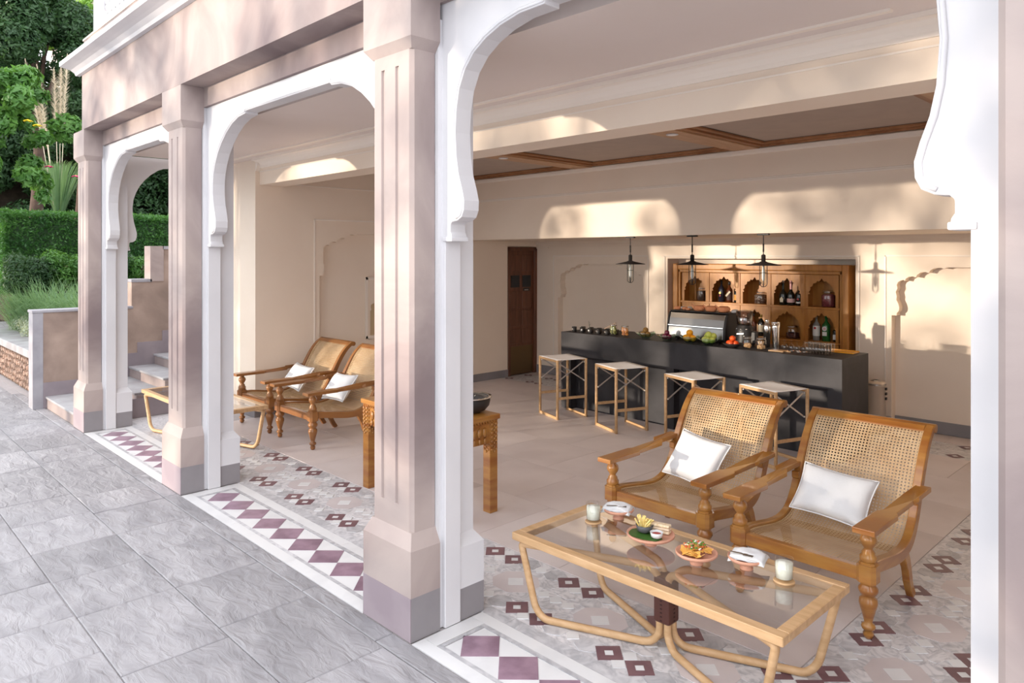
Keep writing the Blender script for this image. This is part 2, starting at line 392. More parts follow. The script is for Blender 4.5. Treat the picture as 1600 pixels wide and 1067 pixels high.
def cusped(a, b, s, top, n=9):      # multi-lobed arch: lobes bulge outwards, cusps point into the opening
    cx_m, hw = (a+b)/2, (b-a)/2; out = [(a, s)]
    for k in range(n):
        t0, t1 = PI*(1-k/n), PI*(1-(k+1)/n)
        for j in range(5):
            t = t0+(t1-t0)*j/5; bl = 1-.13*abs(math.cos(PI*j/5)) if 0 < j else .90
            if k == n//2: bl += .10*math.sin(PI*j/5)
            out.append((cx_m+hw*bl*math.cos(t), s+(top-s)*bl*math.sin(t)))
    out.append((b, s)); return out
def arch_poly(x0, x1, z0, z1, line):      # wall face with an arched opening, open at the bottom
    return [(x0, z0), (line[0][0], z0)]+line+[(line[-1][0], z0), (x1, z0), (x1, z1), (x0, z1)]

# ---- columns
def column(xc, label, wl=.245):
    t = thing('column', label, 'column', (xc, 0, 0), kind='structure')
    MB().box(-wl, wl, 2.452, 2.66, 0, .25).build('base_band', greysk, t)
    MB().box(-wl, wl-.002, 2.446, 2.4515, 0, .25).build('sunlit_base_band', litsk, t)  # front plate paints the band's sunlit face lighter than its shaded sides
    p = MB().box(-wl, wl, 2.448, 2.66, .25, .515)
    v = [(-wl, 2.448, .515), (wl, 2.448, .515), (wl, 2.66, .515), (-wl, 2.66, .515), (-.2, 2.485, .60), (.2, 2.485, .60), (.2, 2.66, .60), (-.2, 2.66, .60)]
    p.add(v, [(0, 1, 5, 4), (1, 2, 6, 5), (3, 0, 4, 7), (4, 5, 6, 7)]).build('plinth', pink, t)
    s = MB()
    g = .014; d = .013
    pts = [(-.2, 2.655), (-.2, 2.507), (-.178, 2.485), (-.105, 2.485), (-.098, 2.485+d), (-.076, 2.485+d), (-.07, 2.485), (.04, 2.485), (.047, 2.485+d), (.069, 2.485+d), (.075, 2.485),
           (.178, 2.485), (.2, 2.507), (.2, 2.655)]
    s.prism(pts, 'z', .74, 3.32); pl_ = [pts[0], pts[1], pts[2], pts[11], pts[12], pts[13]]; s.prism(pl_, 'z', .60, .74); s.prism(pl_, 'z', 3.32, 3.40)
    s.build('shaft', pink, t)
    c = MB(); v = [(-.2, 2.485, 3.40), (.2, 2.485, 3.40), (.2, 2.66, 3.40), (-.2, 2.66, 3.40), (-wl, 2.448, 3.457), (wl, 2.448, 3.457), (wl, 2.66, 3.457), (-wl, 2.66, 3.457)]
    c.add(v, [(0, 1, 5, 4), (1, 2, 6, 5), (3, 0, 4, 7), (0, 3, 2, 1)]); c.box(-wl, wl, 2.448, 2.66, 3.457, 3.779).build('capital', pink, t)
    # inner half facing the room
    q = MB().box(-wl+.02, wl-.02, 2.66, 2.815, 0, 3.6); q.build('core', white, t)
    MB().box(-wl, wl, 2.815, 3.005, 0, .19).build('inner_base_band', greysk, t)
    i = MB().box(-wl, wl, 2.815, 3.005, .19, .44)
    v = [(-wl, 2.815, .44), (wl, 2.815, .44), (wl, 3.005, .44), (-wl, 3.005, .44), (-.19, 2.815, .50), (.19, 2.815, .50), (.19, 2.965, .50), (-.19, 2.965, .50)]
    i.add(v, [(1, 2, 6, 5), (2, 3, 7, 6), (3, 0, 4, 7), (4, 5, 6, 7)]); i.build('inner_plinth', white, t)
    MB().box(-.19, .19, 2.815, 2.965, .50, 3.55).build('inner_shaft', white, t)
    return t
column(-10.40, 'farthest pink column at the end of the facade beside the stairs')
column(-7.13, 'pink fluted column between the far arch and the middle arch')
column(-3.585, 'large pink fluted column in front of the carved console table')
column(-0.325, 'pink column at the right edge of the picture', .245)

# ---- arches
def arch(a, b, arc, top, label, xa, xb):
    t = thing('arch', label, 'arch', (0, 0, 0), kind='structure')
    line = outline(a, b, arc)
    MB().prism(arch_poly(xa, xb, 0, top, line), 'y', 2.69, 2.81).build('arch_screen', white, t, bevel=.004)
    # raised rim around the opening
    inner = [(x, z) for x, z in line if z > 2.402]
    ctr = Vector(((a+b)/2, 0, 2.75)); pts = []
    m = len(inner)
    for i, (x, z) in enumerate(inner):
        d = Vector((inner[min(i+1, m-1)][0]-inner[max(i-1, 0)][0], 0, inner[min(i+1, m-1)][1]-inner[max(i-1, 0)][1])).normalized()
        nrm = Vector((-d.z, 0, d.x)); pts.append(Vector((x, 2.692, z))+nrm*.018)
    MB().tube(pts, .011, 6).build('rim_moulding', white, t)
    for x0, x1 in ((a-.02, a+.066), (b-.066, b+.02)):
        MB().box(x0, x1, 2.683, 2.817, 2.285, 2.312).build('springer_fillet', white, t, bevel=.006, seg=2)
    return t
arch(-10.14, -7.387, ARC, 3.60, 'far white arch screen nearest the stairs', -10.3, -7.2)
arch(-6.865, -3.837, ARC, 3.60, 'middle white arch screen in front of the left cane chairs', -7.05, -3.6)
arch(-3.33, -0.64, ARC3, 3.70, 'near white arch screen framing the bar', -3.55, -0.30)
# ---- facade above
fwo = MB().box(-10.24, 1.6, 2.448, 2.66, 3.78, 4.46).build('wall_front', pink, kind='structure')
sp = MB()
sp.box(-10.24, -3.6, 2.66, 3.0, 3.6, 4.46); sp.box(-3.6, 1.6, 2.66, 3.0, 3.69, 4.46)
sp.build('recessed_spandrel', pink, fwo)
co = MB().prism([(2.448, 4.46), (2.40, 4.46), (2.385, 4.49), (2.34, 4.52), (2.30, 4.53), (2.22, 4.545), (2.22, 4.60), (2.448, 4.615)], 'x', -10.33, 1.6)
co.build('trim_1', white, kind='structure')
MB().box(-10.24, 1.6, 2.47, 2.75, 4.60, 4.90).build('wall_parapet', pink, kind='structure')
MB().box(-10.26, 1.6, 2.46, 2.76, 4.895, 4.915).build('trim_2', cream, kind='structure')
ra = thing('lattice_railing', 'white lattice railing on the roof edge above the facade', 'railing', (0, 0, 4.9))
MB().box(-10.10, -9.86, 2.54, 2.70, .015, 1.1).build('post', white, ra, bevel=.006)
rl = MB(); rl.box(-9.86, -7.2, 2.58, 2.66, .015, .07); rl.build('bottom_rail', white, ra)
MB().box(-9.86, -7.2, 2.58, 2.66, .95, 1.02).build('top_rail', white, ra)
la = MB()
for i in range(-5, 18):
    for sgn in (-1, 1):
        x0 = -9.86+.16*i; pts = []
        for k in (0, 1):
            pts.append((x0+(.88*.62 if k else 0)*sgn+(0 if sgn > 0 else .55), 2.62, .07+.88*k))
        (xa, _, za), (xb, _, zb) = pts
        # clip to the panel
        def at(x): return za+(zb-za)*(x-xa)/(xb-xa)
        lo, hi = -9.86, -7.2
        if max(xa, xb) < lo or min(xa, xb) > hi: continue
        q = []
        for (x_, z_) in ((xa, za), (xb, zb)):
            xx = min(max(x_, lo), hi); q.append((xx, 2.62, at(xx)))
        if abs(q[0][2]-q[1][2]) > .03: la.bar(q, .03, .022, (0, 1, 0))
la.build('lattice', white, ra)
# ---- ceiling of the gallery, beams, coffers
MB().box(-10.3, 1.6, 3.0, 4.42, 3.52, 3.75).build('ceiling', ceilm, kind='structure')
cl = bpy.data.objects['ceiling']
MB().box(-9.9, -1.35, 4.12, 4.16, 3.505, 3.521).build('ceiling_fillet', creamt, cl)
MB().prism([(4.42, 3.40), (4.405, 3.40), (4.40, 3.43), (4.38, 3.46), (4.35, 3.485), (4.33, 3.49), (4.30, 3.49), (4.30, 3.52), (4.42, 3.52)], 'x', -9.5, 1.6).build('trim_3', creamt, kind='structure')
bb = MB().box(-9.5, 1.6, 4.42, 4.78, 3.172, 3.9); bb.build('ceiling_beam', cream, kind='structure')
MB().box(-9.5, 1.6, 4.412, 4.42, 3.345, 3.357).build('trim_4', creamt, kind='structure')
MB().box(-9.5, 1.6, 4.78, 8.12, 3.54, 3.75).build('ceiling_rear', cofpan, kind='structure')
cr_ = bpy.data.objects['ceiling_rear']
xe = [-9.5, -6.97, -6.67, -4.41, -4.10, -1.84, -1.53, 1.0]
for a, b in ((-6.97, -6.67), (-4.41, -4.10), (-1.84, -1.53)):
    MB().box(a, b, 4.78, 8.1, 3.475, 3.545).build('coffer_beam', cofferl, cr_)
for i in range(0, 8, 2):
    a, b = xe[i], xe[i+1]
    m = MB(); t_ = .055
    for k, (o_, z0) in enumerate(((0, 3.488), (t_, 3.512))):
        m.box(a+o_, a+o_+t_, 4.78, 8.1, z0, 3.545); m.box(b-o_-t_, b-o_, 4.78, 8.1, z0, 3.545)
        m.box(a+o_, b-o_, 8.1-o_-t_, 8.1-o_, z0+.0005, 3.545); m.box(a+o_, b-o_, 4.78+o_, 4.78+o_+t_, z0+.0005, 3.545)
    m.build('coffer_moulding', coffer, cr_, bevel=.006)
    g_ = MB(); z = 3.537; o_ = .112
    for q in ((a+o_, a+o_+.014, 4.9, 7.99), (b-o_-.014, b-o_, 4.9, 7.99), (a+o_, b-o_, 7.975, 7.988)): g_.box(*q, z, 3.5405)
    g_.build('coffer_gap', black, cr_)
MB().box(-9.5, 1.6, 8.1, 8.62, 2.47, 3.9).build('ceiling_beam_low', cream, kind='structure')
MB().box(-9.5, 1.6, 8.62, 10.3, 2.47, 2.8).build('ceiling_bar', cream, kind='structure')
MB().prism([(8.1, 3.10), (8.088, 3.10), (8.088, 3.115), (8.094, 3.12), (8.094, 3.135), (8.1, 3.14)], 'x', -9.5, 1.6).build('trim_5', creamt, kind='structure')
MB().prism([(8.1, 3.42), (8.085, 3.42), (8.075, 3.44), (8.07, 3.475), (8.1, 3.475)], 'x', -9.5, 1.6).build('trim_6', creamt, kind='structure')
MB().prism([(9.9, 2.36), (9.888, 2.36), (9.88, 2.40), (9.86, 2.43), (9.85, 2.47), (9.9, 2.47)], 'x', -9.5, 1.6).build('trim_7', cream, kind='structure')
for x, y in ((-4.255, 6.482), (-6.82, 6.477)):
    t = thing('downlight', 'round recessed downlight in the %s coffer beam' % ('nearer' if x > -5 else 'farther'), 'downlight', (x, y, 3.475), group='recessed ceiling lights')
    MB().lathe([(.062, -.008), (.062, 0)], n=24).build('trim_ring', white, t)
    MB().lathe([(.045, -.010), (.045, -.008)], n=20).build('lens', canvas, t)
    ll = bpy.data.lights.new('downlight_lamp', 'SPOT'); lo = bpy.data.objects.new('downlight_lamp', ll); C.objects.link(lo); lo.parent = t
    lo.location = (0, 0, -.03); ll.energy = 45; ll.spot_size = math.radians(120); ll.spot_blend = .6; ll.color = (1, .80, .60); ll.shadow_soft_size = .06
# ---- back wall
wb = MB().box(-9.9, 1.6, 10.22, 10.4, 0, 2.8)
A0, A1, C0, C1 = -8.961, -7.00, -3.229, -1.25
wb.box(-9.9, -6.585, 10.04, 10.22, 0, 2.8); wb.box(-3.671, 1.6, 10.04, 10.22, 0, 2.8); wb.box(-6.585, -3.671, 10.0, 10.22, 2.16, 2.8)
wbo = wb.build('wall_back', cream, kind='structure')
MB().prism(arch_poly(-9.5, -6.585, 0, 2.5, scal(A0, A1, 1.44)), 'y', 9.9, 10.045).build('arched_panel', cream, wbo)
MB().prism(arch_poly(-3.671, -.9, 0, 2.5, scal(C0, C1, 1.445)), 'y', 9.9, 10.045).build('arched_panel', cream, wbo)
MB().box(-.9, 1.6, 9.9, 10.045, 0, 2.5).build('plain_panel', cream, wbo)
MB().box(-6.585, -3.671, 9.9, 10.045, 2.16, 2.5).build('plain_panel', cream, wbo)
def frame(x0, x1, z1, z0=.2):
    m = MB(); w_ = .018
    m.box(x0, x0+w_, 9.888, 9.9, z0, z1); m.box(x1-w_, x1, 9.888, 9.9, z0, z1); m.box(x0, x1, 9.888, 9.9, z1-w_, z1)
    m.build('panel_moulding', creamt, wbo, bevel=.003)
frame(-9.07, -6.955, 2.21); frame(-6.645, -3.62, 2.205); frame(-3.31, -1.15, 2.21)
for a, b in ((-9.5, A0), (A1, -6.585), (-3.671, C0), (C1, 1.6)): MB().box(a, b, 9.878, 9.9, 0, .15).build('baseboard_back', greysk, kind='structure')
for a, b in ((A0, A1), (C0, C1)): MB().box(a, b, 10.02, 10.04, 0, .15).build('baseboard_back', greysk, kind='structure')
# ---- left wall with arched niche, end pier and door
wl_ = MB(); wl_.box(-9.95, -9.60, 4.36, 10.3, 0, 3.9); wlo = wl_.build('wall_left', cream, kind='structure')
L0, L1 = 5.33, 7.30
def yz(poly, name, m, x0, x1): return MB().prism(poly, 'x', x0, x1).build(name, m, wlo)
MB().box(-9.6, -9.5, 4.36, 5.24, 0, 3.9).build('plain_panel', cream, wlo)
yz(arch_poly(5.24, 7.39, 0, 2.735, scal(L0, L1, 1.915)), 'arched_panel', cream, -9.6, -9.5)
MB().box(-9.6, -9.5, 5.24, 7.39, 2.735, 3.9).build('plain_panel', cream, wlo)
MB().box(-9.6, -9.5, 7.39, 9.13, 0, 3.9).build('plain_panel', cream, wlo)
MB().box(-9.6, -9.5, 9.13, 9.9, 2.38, 3.9).build('plain_panel', cream, wlo)
m = MB(); m.box(-9.5, -9.488, 5.24, 5.258, .2, 2.735); m.box(-9.5, -9.488, 7.372, 7.39, .2, 2.735); m.box(-9.5, -9.488, 5.24, 7.39, 2.717, 2.735)
m.build('panel_moulding', creamt, wlo, bevel=.003)
m = MB()
for q in ((6.17, 6.21, .92, 1.87), (6.56, 6.60, .92, 1.87), (6.17, 6.60, 1.83, 1.87), (6.17, 6.60, .92, .96)): m.box(-9.6, -9.58, q[0], q[1], q[2], q[3])
m.build('niche_moulding', creamt, wlo, bevel=.003)
yz(arch_poly(6.21, 6.56, .96, 1.83, scal(6.25, 6.52, 1.35, .22)), 'niche_panel', cream, -9.6, -9.585)
MB().box(-9.603, -9.595, 6.25, 6.52, .97, 1.5).build('niche_back', mat('ochre_plaster', (.55, .40, .24), .7), wlo)
MB().prism([(-9.5, 3.36), (-9.485, 3.36), (-9.47, 3.40), (-9.44, 3.44), (-9.43, 3.52), (-9.5, 3.52)], 'y', 4.36, 4.42).build('wall_trim', creamt, wlo)
MB().box(-9.5, -9.492, 4.78, 8.1, 3.20, 3.215).build('trim_8', creamt, kind='structure')
MB().box(-9.5, -9.485, 4.34, L0, 0, .13).build('baseboard_left', greysk, kind='structure')
MB().box(-9.6, -9.585, L0, L1, 0, .13).build('baseboard_left', greysk, kind='structure')
MB().box(-9.5, -9.485, L1, 9.13, 0, .13).build('baseboard_left', greysk, kind='structure')
MB().box(-9.95, -9.48, 4.345, 4.36, 0, .13).build('baseboard_pier', greysk, kind='structure')
MB().box(-10.45, -9.95, 4.36, 4.5, 0, 3.9).build('wall_gallery_end', cream, kind='structure')
MB().box(1.5, 1.6, 2.9, 10.3, 0, 3.9).build('wall_right', cream, kind='structure')
# roof over everything
MB().box(-10.24, 1.6, 2.7, 10.4, 3.9, 4.1).build('ceiling_roof', ceilm, kind='structure')
# door
d1 = thing('door_1', 'dark brown panelled timber door with two small glazed panes, left of the bar', 'door', (-9.52, 9.13, 0), kind='structure')
m = MB(); m.box(-.06, .03, .015, .075, .0, 2.36); m.box(-.06, .03, .70, .765, 0, 2.36); m.box(-.06, .03, .015, .765, 2.30, 2.36)
m.build('door_frame', doorw, d1, bevel=.006)
lf = MB().box(-.055, -.02, .075, .70, .01, 2.30).build('door_leaf', doorw, d1)
for r_, (z0, z1) in enumerate(((1.92, 2.22), (1.24, 1.55), (.90, 1.19), (.58, .85))):
    for y0 in (.11, .41):
        p_ = MB().box(-.02, -.008, y0, y0+.25, z0, z1).build('door_panel', doorw, d1, bevel=.006)
for y0 in (.12, .42):
    MB().box(-.02, -.012, y0, y0+.22, 1.62, 1.84).build('door_pane', mat('dark_pane', (.02, .02, .022), .1), d1)
MB().box(-.02, -.014, .08, .695, .02, .53).build('kick_plate', mat('tarnished_brass', (.16, .10, .045), .45, metal=.6), d1)
MB().box(-.02, -.012, .44, .60, 1.535, 1.60).build('door_plaque', black, d1)
MB().box(-.012, -.011, .47, .57, 1.56, 1.575).build('plaque_lettering', mat('pale_lettering', (.5, .45, .4), .5), d1)
MB().box(-.02, .01, .655, .672, 1.0, 1.28).build('door_handle', doorw, d1)
MB().box(-9.52, -9.2, 9.88, 9.9, 2.34, 2.47).build('trim_9', cream, kind='structure')
# ---- end wall with arched opening (seen through the far arch)
ew = MB().prism(arch_poly(2.81, 4.40, 0, 3.52, [(2.995+u*.75, z-.02) for u, z in ARC if z < 3.44]+[(4.25-u*.75, z-.02) for u, z in ARC[::-1] if z < 3.44]), 'x', -10.5, -10.36)
ew.build('wall_gallery_side', white, kind='structure')

# ================================================================= STAIRS and garden walls
st = thing('staircase', 'stone staircase with mauve risers rising behind the far arch', 'stairs', (0, 0, 0), kind='structure')
yy = [2.46, 3.195, 3.565, 3.93, 4.30, 4.66, 5.02, 5.4]
zz = [.17, .33, .49, .65, .81, .97, 1.13, 1.29]
for i in range(8):
    y1 = yy[i+1] if i < 7 else 6.5
    x0, x1 = (-12.18, -10.66) if i else (-12.18, -10.66)
    r_ = MB().box(x0, x1, yy[i], y1+.02 if i < 7 else 6.5, 0, zz[i]-.03).build('riser', riser, st)
    MB().box(x0, x1+.01, yy[i]-.015, y1+.02, zz[i]-.03, zz[i]).build('tread', tread, st, bevel=.004)
wsl = MB().prism([(2.30, 0), (7.5, 0), (7.5, 2.33), (3.88, 2.33), (3.88, 1.78), (3.0, 1.38), (2.30, 1.38)][:4]+[(3.88, 1.80), (3.60, 1.80), (3.60, 1.38), (2.30, 1.38)], 'x', -12.45, -12.2)
wso = wsl.build('wall_stair', brownpl, kind='structure')
MB().box(-12.48, -12.185, 2.28, 3.62, 1.38, 1.42).build('coping', cope, wso, bevel=.006)
MB().box(-12.46, -12.195, 2.292, 2.42, 0, 1.38).build('end_band', cope, wso)
MB().box(-12.48, -12.185, 3.59, 3.90, 1.79, 1.84).build('coping', cope, wso, bevel=.006)
MB().box(-12.47, -12.185, 4.06, 7.5, 2.31, 2.36).build('coping', cope, wso)
MB().box(-12.47, -12.185, 3.87, 4.07, 1.80, 2.36).build('end_pier', pink, wso)
# stepped skirting band
P_ = [(2.42, 0)]; top = []
for i in range(8):
    y0 = yy[i]-.25 if i else 2.42; top += [(y0, zz[i]+.2-(0 if i else 0)), ((yy[i+1]-.25) if i < 7 else 6.5, zz[i]+.2)]
MB().prism(P_+top+[(6.5, 0)], 'x', -12.2, -12.185).build('stepped_skirting', mauve, wso)
MB().box(-10.66, -10.62, 2.70, 3.2, 0, .15).build('baseboard_stair', mauve, kind='structure')
m = MB()
P_ = [(3.2, 0)]
for i in range(1, 7): P_ += [(yy[i], zz[i]-.032), (yy[i+1], zz[i]-.032)]
MB().prism(P_+[(yy[7], 0)], 'x', -10.659, -10.62).build('stringer', riser, st)
MB().box(-10.62, -10.60, 3.0, 4.4, 0, .26).build('stair_baseband', mauve, st)
# rubble wall with coping
rw = thing('rubble_wall', 'low rubble stone garden wall left of the stairs', 'wall', (0, 0, 0), kind='structure')
MB().box(-20, -12.46, 2.56, 2.9, 0, .575).build('mortar_core', mortar, rw)
def stone_mesh(k):
    rr = random.Random(k); m = MB(); n = 7
    pr_ = [(.5*math.cos(2*PI*i/n)*rr.uniform(.75, 1.1), .5*math.sin(2*PI*i/n)*rr.uniform(.75, 1.1)) for i in range(n)]
    v = [(x, 0.0, z) for x, z in pr_]+[(x*.75, -.55, z*.75) for x, z in pr_]
    m.add(v, [list(range(n, 2*n))[::-1]]+[(i, (i+1) % n, n+(i+1) % n, n+i) for i in range(n)]); return m
SM = [stone_mesh(k).build('stone', rubble, rw) for k in range(5)]
cnt = 0
zr = .07
while zr < .55:
    x = -17.4
    while x < -12.5:
        w_ = R.uniform(.10, .19); h_ = R.uniform(.09, .13)
        s0 = R.choice(SM); o = s0.copy() if cnt >= 5 else SM[cnt]
        if cnt >= 5: C.objects.link(o)
        o.parent = rw; o.location = (x+w_/2, 2.565, zr+R.uniform(-.012, .012)); o.scale = (w_*1.02, .06, h_); o.rotation_euler = (0, R.uniform(-.3, .3), 0)
        x += w_; cnt += 1
    zr += .105
for i in range(7): MB().box(-20+1.08*i, -20+1.08*(i+1)-.006, 2.49, 3.3, .575, .70).build('coping_stone', tread, rw, bevel=.01)

# ================================================================= FURNITURE
# ---- cane planter's chair; origin between the front legs, back towards +y
SP = [(0, .395), (.12, .392), (.28, .368), (.44, .345), (.58, .345), (.70, .385), (.79, .475), (.86, .60), (.925, .73), (1.0, .86), (1.07, .95), (1.13, 1.005), (1.175, 1.03)]
SPc = cat_rom([(0, y, z) for y, z in SP], 6)
def spl(t):
    t = max(0, min(1, t))*(len(SPc)-1); i = min(int(t), len(SPc)-2); return SPc[i].lerp(SPc[i+1], t-i)
def spn(t):
    d = (spl(min(1, t+.01))-spl(max(0, t-.01))).normalized(); return Vector((0, -d.z, d.y)), d
def cane_panel(x0, x1, t0, t1, name, parent, pitch=.0215):
    # woven strands as real ribbons following the curved seat
    L = 0; N = 40; ts = [t0+(t1-t0)*k/N for k in range(N+1)]; arc = [0]
    for k in range(N): arc.append(arc[-1]+(spl(ts[k+1])-spl(ts[k])).length)
    LT = arc[-1]; W = x1-x0
    def S(u, v, lift):      # u across metres, v along metres
        k = 0
        v = max(0, min(LT, v))
        while k < N-1 and arc[k+1] < v: k += 1
        t = ts[k]+(ts[k+1]-ts[k])*((v-arc[k])/max(1e-6, arc[k+1]-arc[k]))
        n, d = spn(t); p = spl(t); return Vector((x0+u, p.y, p.z))+n*lift, n, d
    m = MB()
    def strand(pts, w_, lift):
        v = []
        for i, (u, q) in enumerate(pts):
            du = pts[min(i+1, len(pts)-1)][0]-pts[max(i-1, 0)][0]; dv = pts[min(i+1, len(pts)-1)][1]-pts[max(i-1, 0)][1]
            l_ = max(1e-6, math.hypot(du, dv)); nu, nv = -dv/l_*w_/2, du/l_*w_/2
            v.append(S(u+nu, q+nv, lift)[0]); v.append(S(u-nu, q-nv, lift)[0])
        m.add(v, [(2*i, 2*i+1, 2*i+3, 2*i+2) for i in range(len(pts)-1)], False)
    nx = int(W/pitch); ny = int(LT/pitch); px = W/nx; py = LT/ny
    for i in range(1, nx):
        for o_ in (-.0031, .0031): strand([(i*px+o_, LT*k/18) for k in range(19)], .0038, .0008)
    for j in range(1, ny):
        for o_ in (-.0031, .0031): strand([(0, j*py+o_), (W, j*py+o_)], .0038, -.0004)
    for sg in (1, -1):
        for c in range(-ny, nx+ny):
            # diagonal through points (c*px + sg*k*px, k*py)
            a = (c+.5)*px; pts = []
            K = 14
            for k in range(K+1):
                v = LT*k/K; u = a+sg*v*px/py; pts.append((u, v))
            # clip in u
            q = [p for p in pts if 0 <= p[0] <= W]
            if len(q) < 2: continue
            # extend to the border
            i0 = pts.index(q[0]); i1 = pts.index(q[-1])
            if i0 > 0:
                ub = 0 if sg > 0 else W; q.insert(0, (ub, (ub-a)*sg*py/px))
            if i1 < K:
                ub = W if sg > 0 else 0; q.append((ub, (ub-a)*sg*py/px))
            strand(q, .0032, .0016*sg)
    return m.build(name, cane, parent, kind='stuff')
def chair_arm(s):
    # plan outline of a paddle arm, outward side is +
    P = [(.345, -.10), (.47, -.10), (.47, .28), (.452, .315), (.452, .62), (.475, .65), (.475, .90), (.385, .90), (.385, .65), (.37, .62), (.37, .315), (.345, .28)]
    m = MB(); n = len(P)
    def z(y): return .622+.012*max(0, (y-.3))/.6+(.018 if y > .63 else 0)
    v = [(s*x, y, z(y)) for x, y in P]+[(s*x, y, z(y)+.034) for x, y in P]
    m.add(v, [list(range(n))[::-1], list(range(n, 2*n))]+[(i, (i+1) % n, n+(i+1) % n, n+i) for i in range(n)])
    return m
def turned_leg(s):
    x = s*.40; m = MB(); G = 1.16
    m.lathe([(a*G, b) for a, b in [(.012, 0), (.020, .008), (.026, .03), (.018, .05), (.030, .058), (.034, .07), (.030, .082), (.018, .092), (.024, .12), (.036, .17), (.044, .205), (.041, .23), (.026, .245), (.036, .255), (.046, .275), (.046, .29), (.034, .31), (.03, .32)]], x, 0, 0, 18)
    c = .018; 
    P = [(-.046, -.046+c), (-.046+c, -.046), (.046-c, -.046), (.046, -.046+c), (.046, .046-c), (.046-c, .046), (-.046+c, .046), (-.046, .046-c)]
    m.M = Matrix.Translation((x, 0, 0)); P = [(a*G, b*G) for a, b in P]
    m.prism([(a*.7, b*.7) for a, b in P], 'z', .315, .335); m.prism(P, 'z', .33, .43); m.prism([(a*.8, b*.8) for a, b in P], 'z', .43, .445)
    m.M = None
    m.lathe([(a*G, b) for a, b in [(.036, .44), (.040, .455), (.040, .475), (.030, .49), (.032, .497), (.020, .515), (.022, .525), (.034, .545), (.040, .565), (.036, .588), (.022, .605), (.024, .615), (.030, .62), (.030, .63)]], x, 0, 0, 18)
    return m
def make_chair(loc, rz, label, wood, group):
    t = thing('cane_armchair', label, 'chair', loc, rz, group)
    for s in (-1, 1):
        turned_leg(s).build('front_leg', wood, t)
        chair_arm(s).build('armrest', wood, t, bevel=.005, seg=2)
        m = MB(); pts = SPc; hs = []
        for k, p in enumerate(pts):
            f = k/(len(pts)-1); hs.append(.075 if f < .45 else max(.045, .075-.06*(f-.45)))
        m.bar([p+Vector((s*.395, 0, -.012)) for p in pts], .052, hs, (1, 0, 0)); m.build('side_rail', wood, t, bevel=.005)
        m = MB().bar(cat_rom([(s*.395, .60, .33), (s*.395, .66, .22), (s*.395, .70, .10), (s*.395, .76, 0)], 4), .045, [.07]*4+[.06]*4+[.05]*5, (1, 0, 0))
        m.build('rear_leg', wood, t, bevel=.004)
        MB().box(min(s*.37, s*.42), max(s*.37, s*.42), .80, .875, .575, .625).build('arm_bracket', wood, t, bevel=.004)
    MB().box(-.36, .36, -.025, .025, .325, .405).build('front_rail', wood, t, bevel=.006)
    n_, d_ = spn(1)
    MB().tube([(-.425, 1.185, 1.012), (.425, 1.185, 1.012)], .030, 12).build('top_roll', wood, t)
    MB().bar([spl(.93)+Vector((-.37, 0, -.004)), spl(.93)+Vector((.37, 0, -.004))], .05, .03, (0, .7, .7)).build('top_rail', wood, t, bevel=.005)
    MB().box(-.37, .37, .60, .64, .30, .335).build('rear_stretcher', wood, t, bevel=.004)
    cane_panel(-.372, .372, .035, .46, 'cane_seat', t); cane_panel(-.372, .372, .46, .925, 'cane_back', t)
    m = MB()
    for s in (-1, 1): m.tube([spl(k/30*.9+.03)+Vector((s*.364, 0, .004)) for k in range(31)], .004, 5)
    m.build('cane_binding', cane, t, kind='stuff')
    return t
gp = 'cane planter armchairs'
ch = make_chair((-1.95, 4.37, 0), 0, 'nearest cane armchair at right, behind the right end of the glass coffee table', teak, gp)
dup(ch, (-3.05, 4.44, 0), 0, 'cane armchair behind the left half of the near glass coffee table')
ch3 = dup(ch, (-7.86, 4.10, 0), 0, 'cane armchair seen through the middle arch, right one of the far pair')
ch4 = dup(ch, (-8.93, 4.10, 0), 0, 'cane armchair seen through the middle arch, left one of the far pair')
for c_ in (ch3, ch4):
    for p_ in c_.children:
        if p_.data and p_.data.materials[0] == teak:
            p_.material_slots[0].link = 'OBJECT'; p_.material_slots[0].material = dteak

# ---- cushions
def cushion(loc, rot, label, w_=.50, h_=.35, sag=.0):
    m = MB(); N = 18; v = []; f = []
    for side in (1, -1):
        for j in range(N+1):
            for i in range(N+1):
                u = i/N*2-1; q = j/N*2-1
                pin = 1-.10*(1-abs(u))**.9 if True else 1
                x = u*w_/2*(1-.07*(1-q*q)); z = q*h_/2*(1-.09*(1-u*u))
                th = .075*((1-u**4)*(1-q**4))**.55
                th += .005*math.sin(u*7+q*3)*(1-u*u)*(1-q*q)
                v.append((x, side*th, z))
    n1 = (N+1)**2
    for s_ in (0, 1):
        for j in range(N):
            for i in range(N):
                a = s_*n1+j*(N+1)+i; f.append((a, a+1, a+N+2, a+N+1) if s_ else (a, a+N+1, a+N+2, a+1))
    m.add(v, f, True)
    o = m.build('cushion', cush, None); o.location = loc; o.rotation_euler = rot
    tag(o, label, 'cushion', 'white cushions on the cane armchairs')
    e = MB(); pts = []
    for k in range(N+1): u = k/N*2-1; pts.append((u*w_/2, 0, -h_/2*(1-.09*(1-u*u))))
    for k in range(1, N+1): q = k/N*2-1; pts.append((w_/2*(1-.07*(1-q*q)), 0, q*h_/2))
    for k in range(1, N+1): u = 1-k/N*2; pts.append((u*w_/2, 0, h_/2*(1-.09*(1-u*u))))
    for k in range(1, N): q = 1-k/N*2; pts.append((-w_/2*(1-.07*(1-q*q)), 0, q*h_/2))
    e.tube(pts, .005, 6, closed=True); e.build('piping', cush, o)
    return o
cushion((-2.00, 5.00, .575), (math.radians(-38), math.radians(4), 0), 'white rectangular cushion on the nearest right armchair')
cushion((-3.10, 5.06, .585), (math.radians(-36), math.radians(6), math.radians(-6)), 'white square cushion with a faint shadow, on the armchair behind the plates', .46, .40)
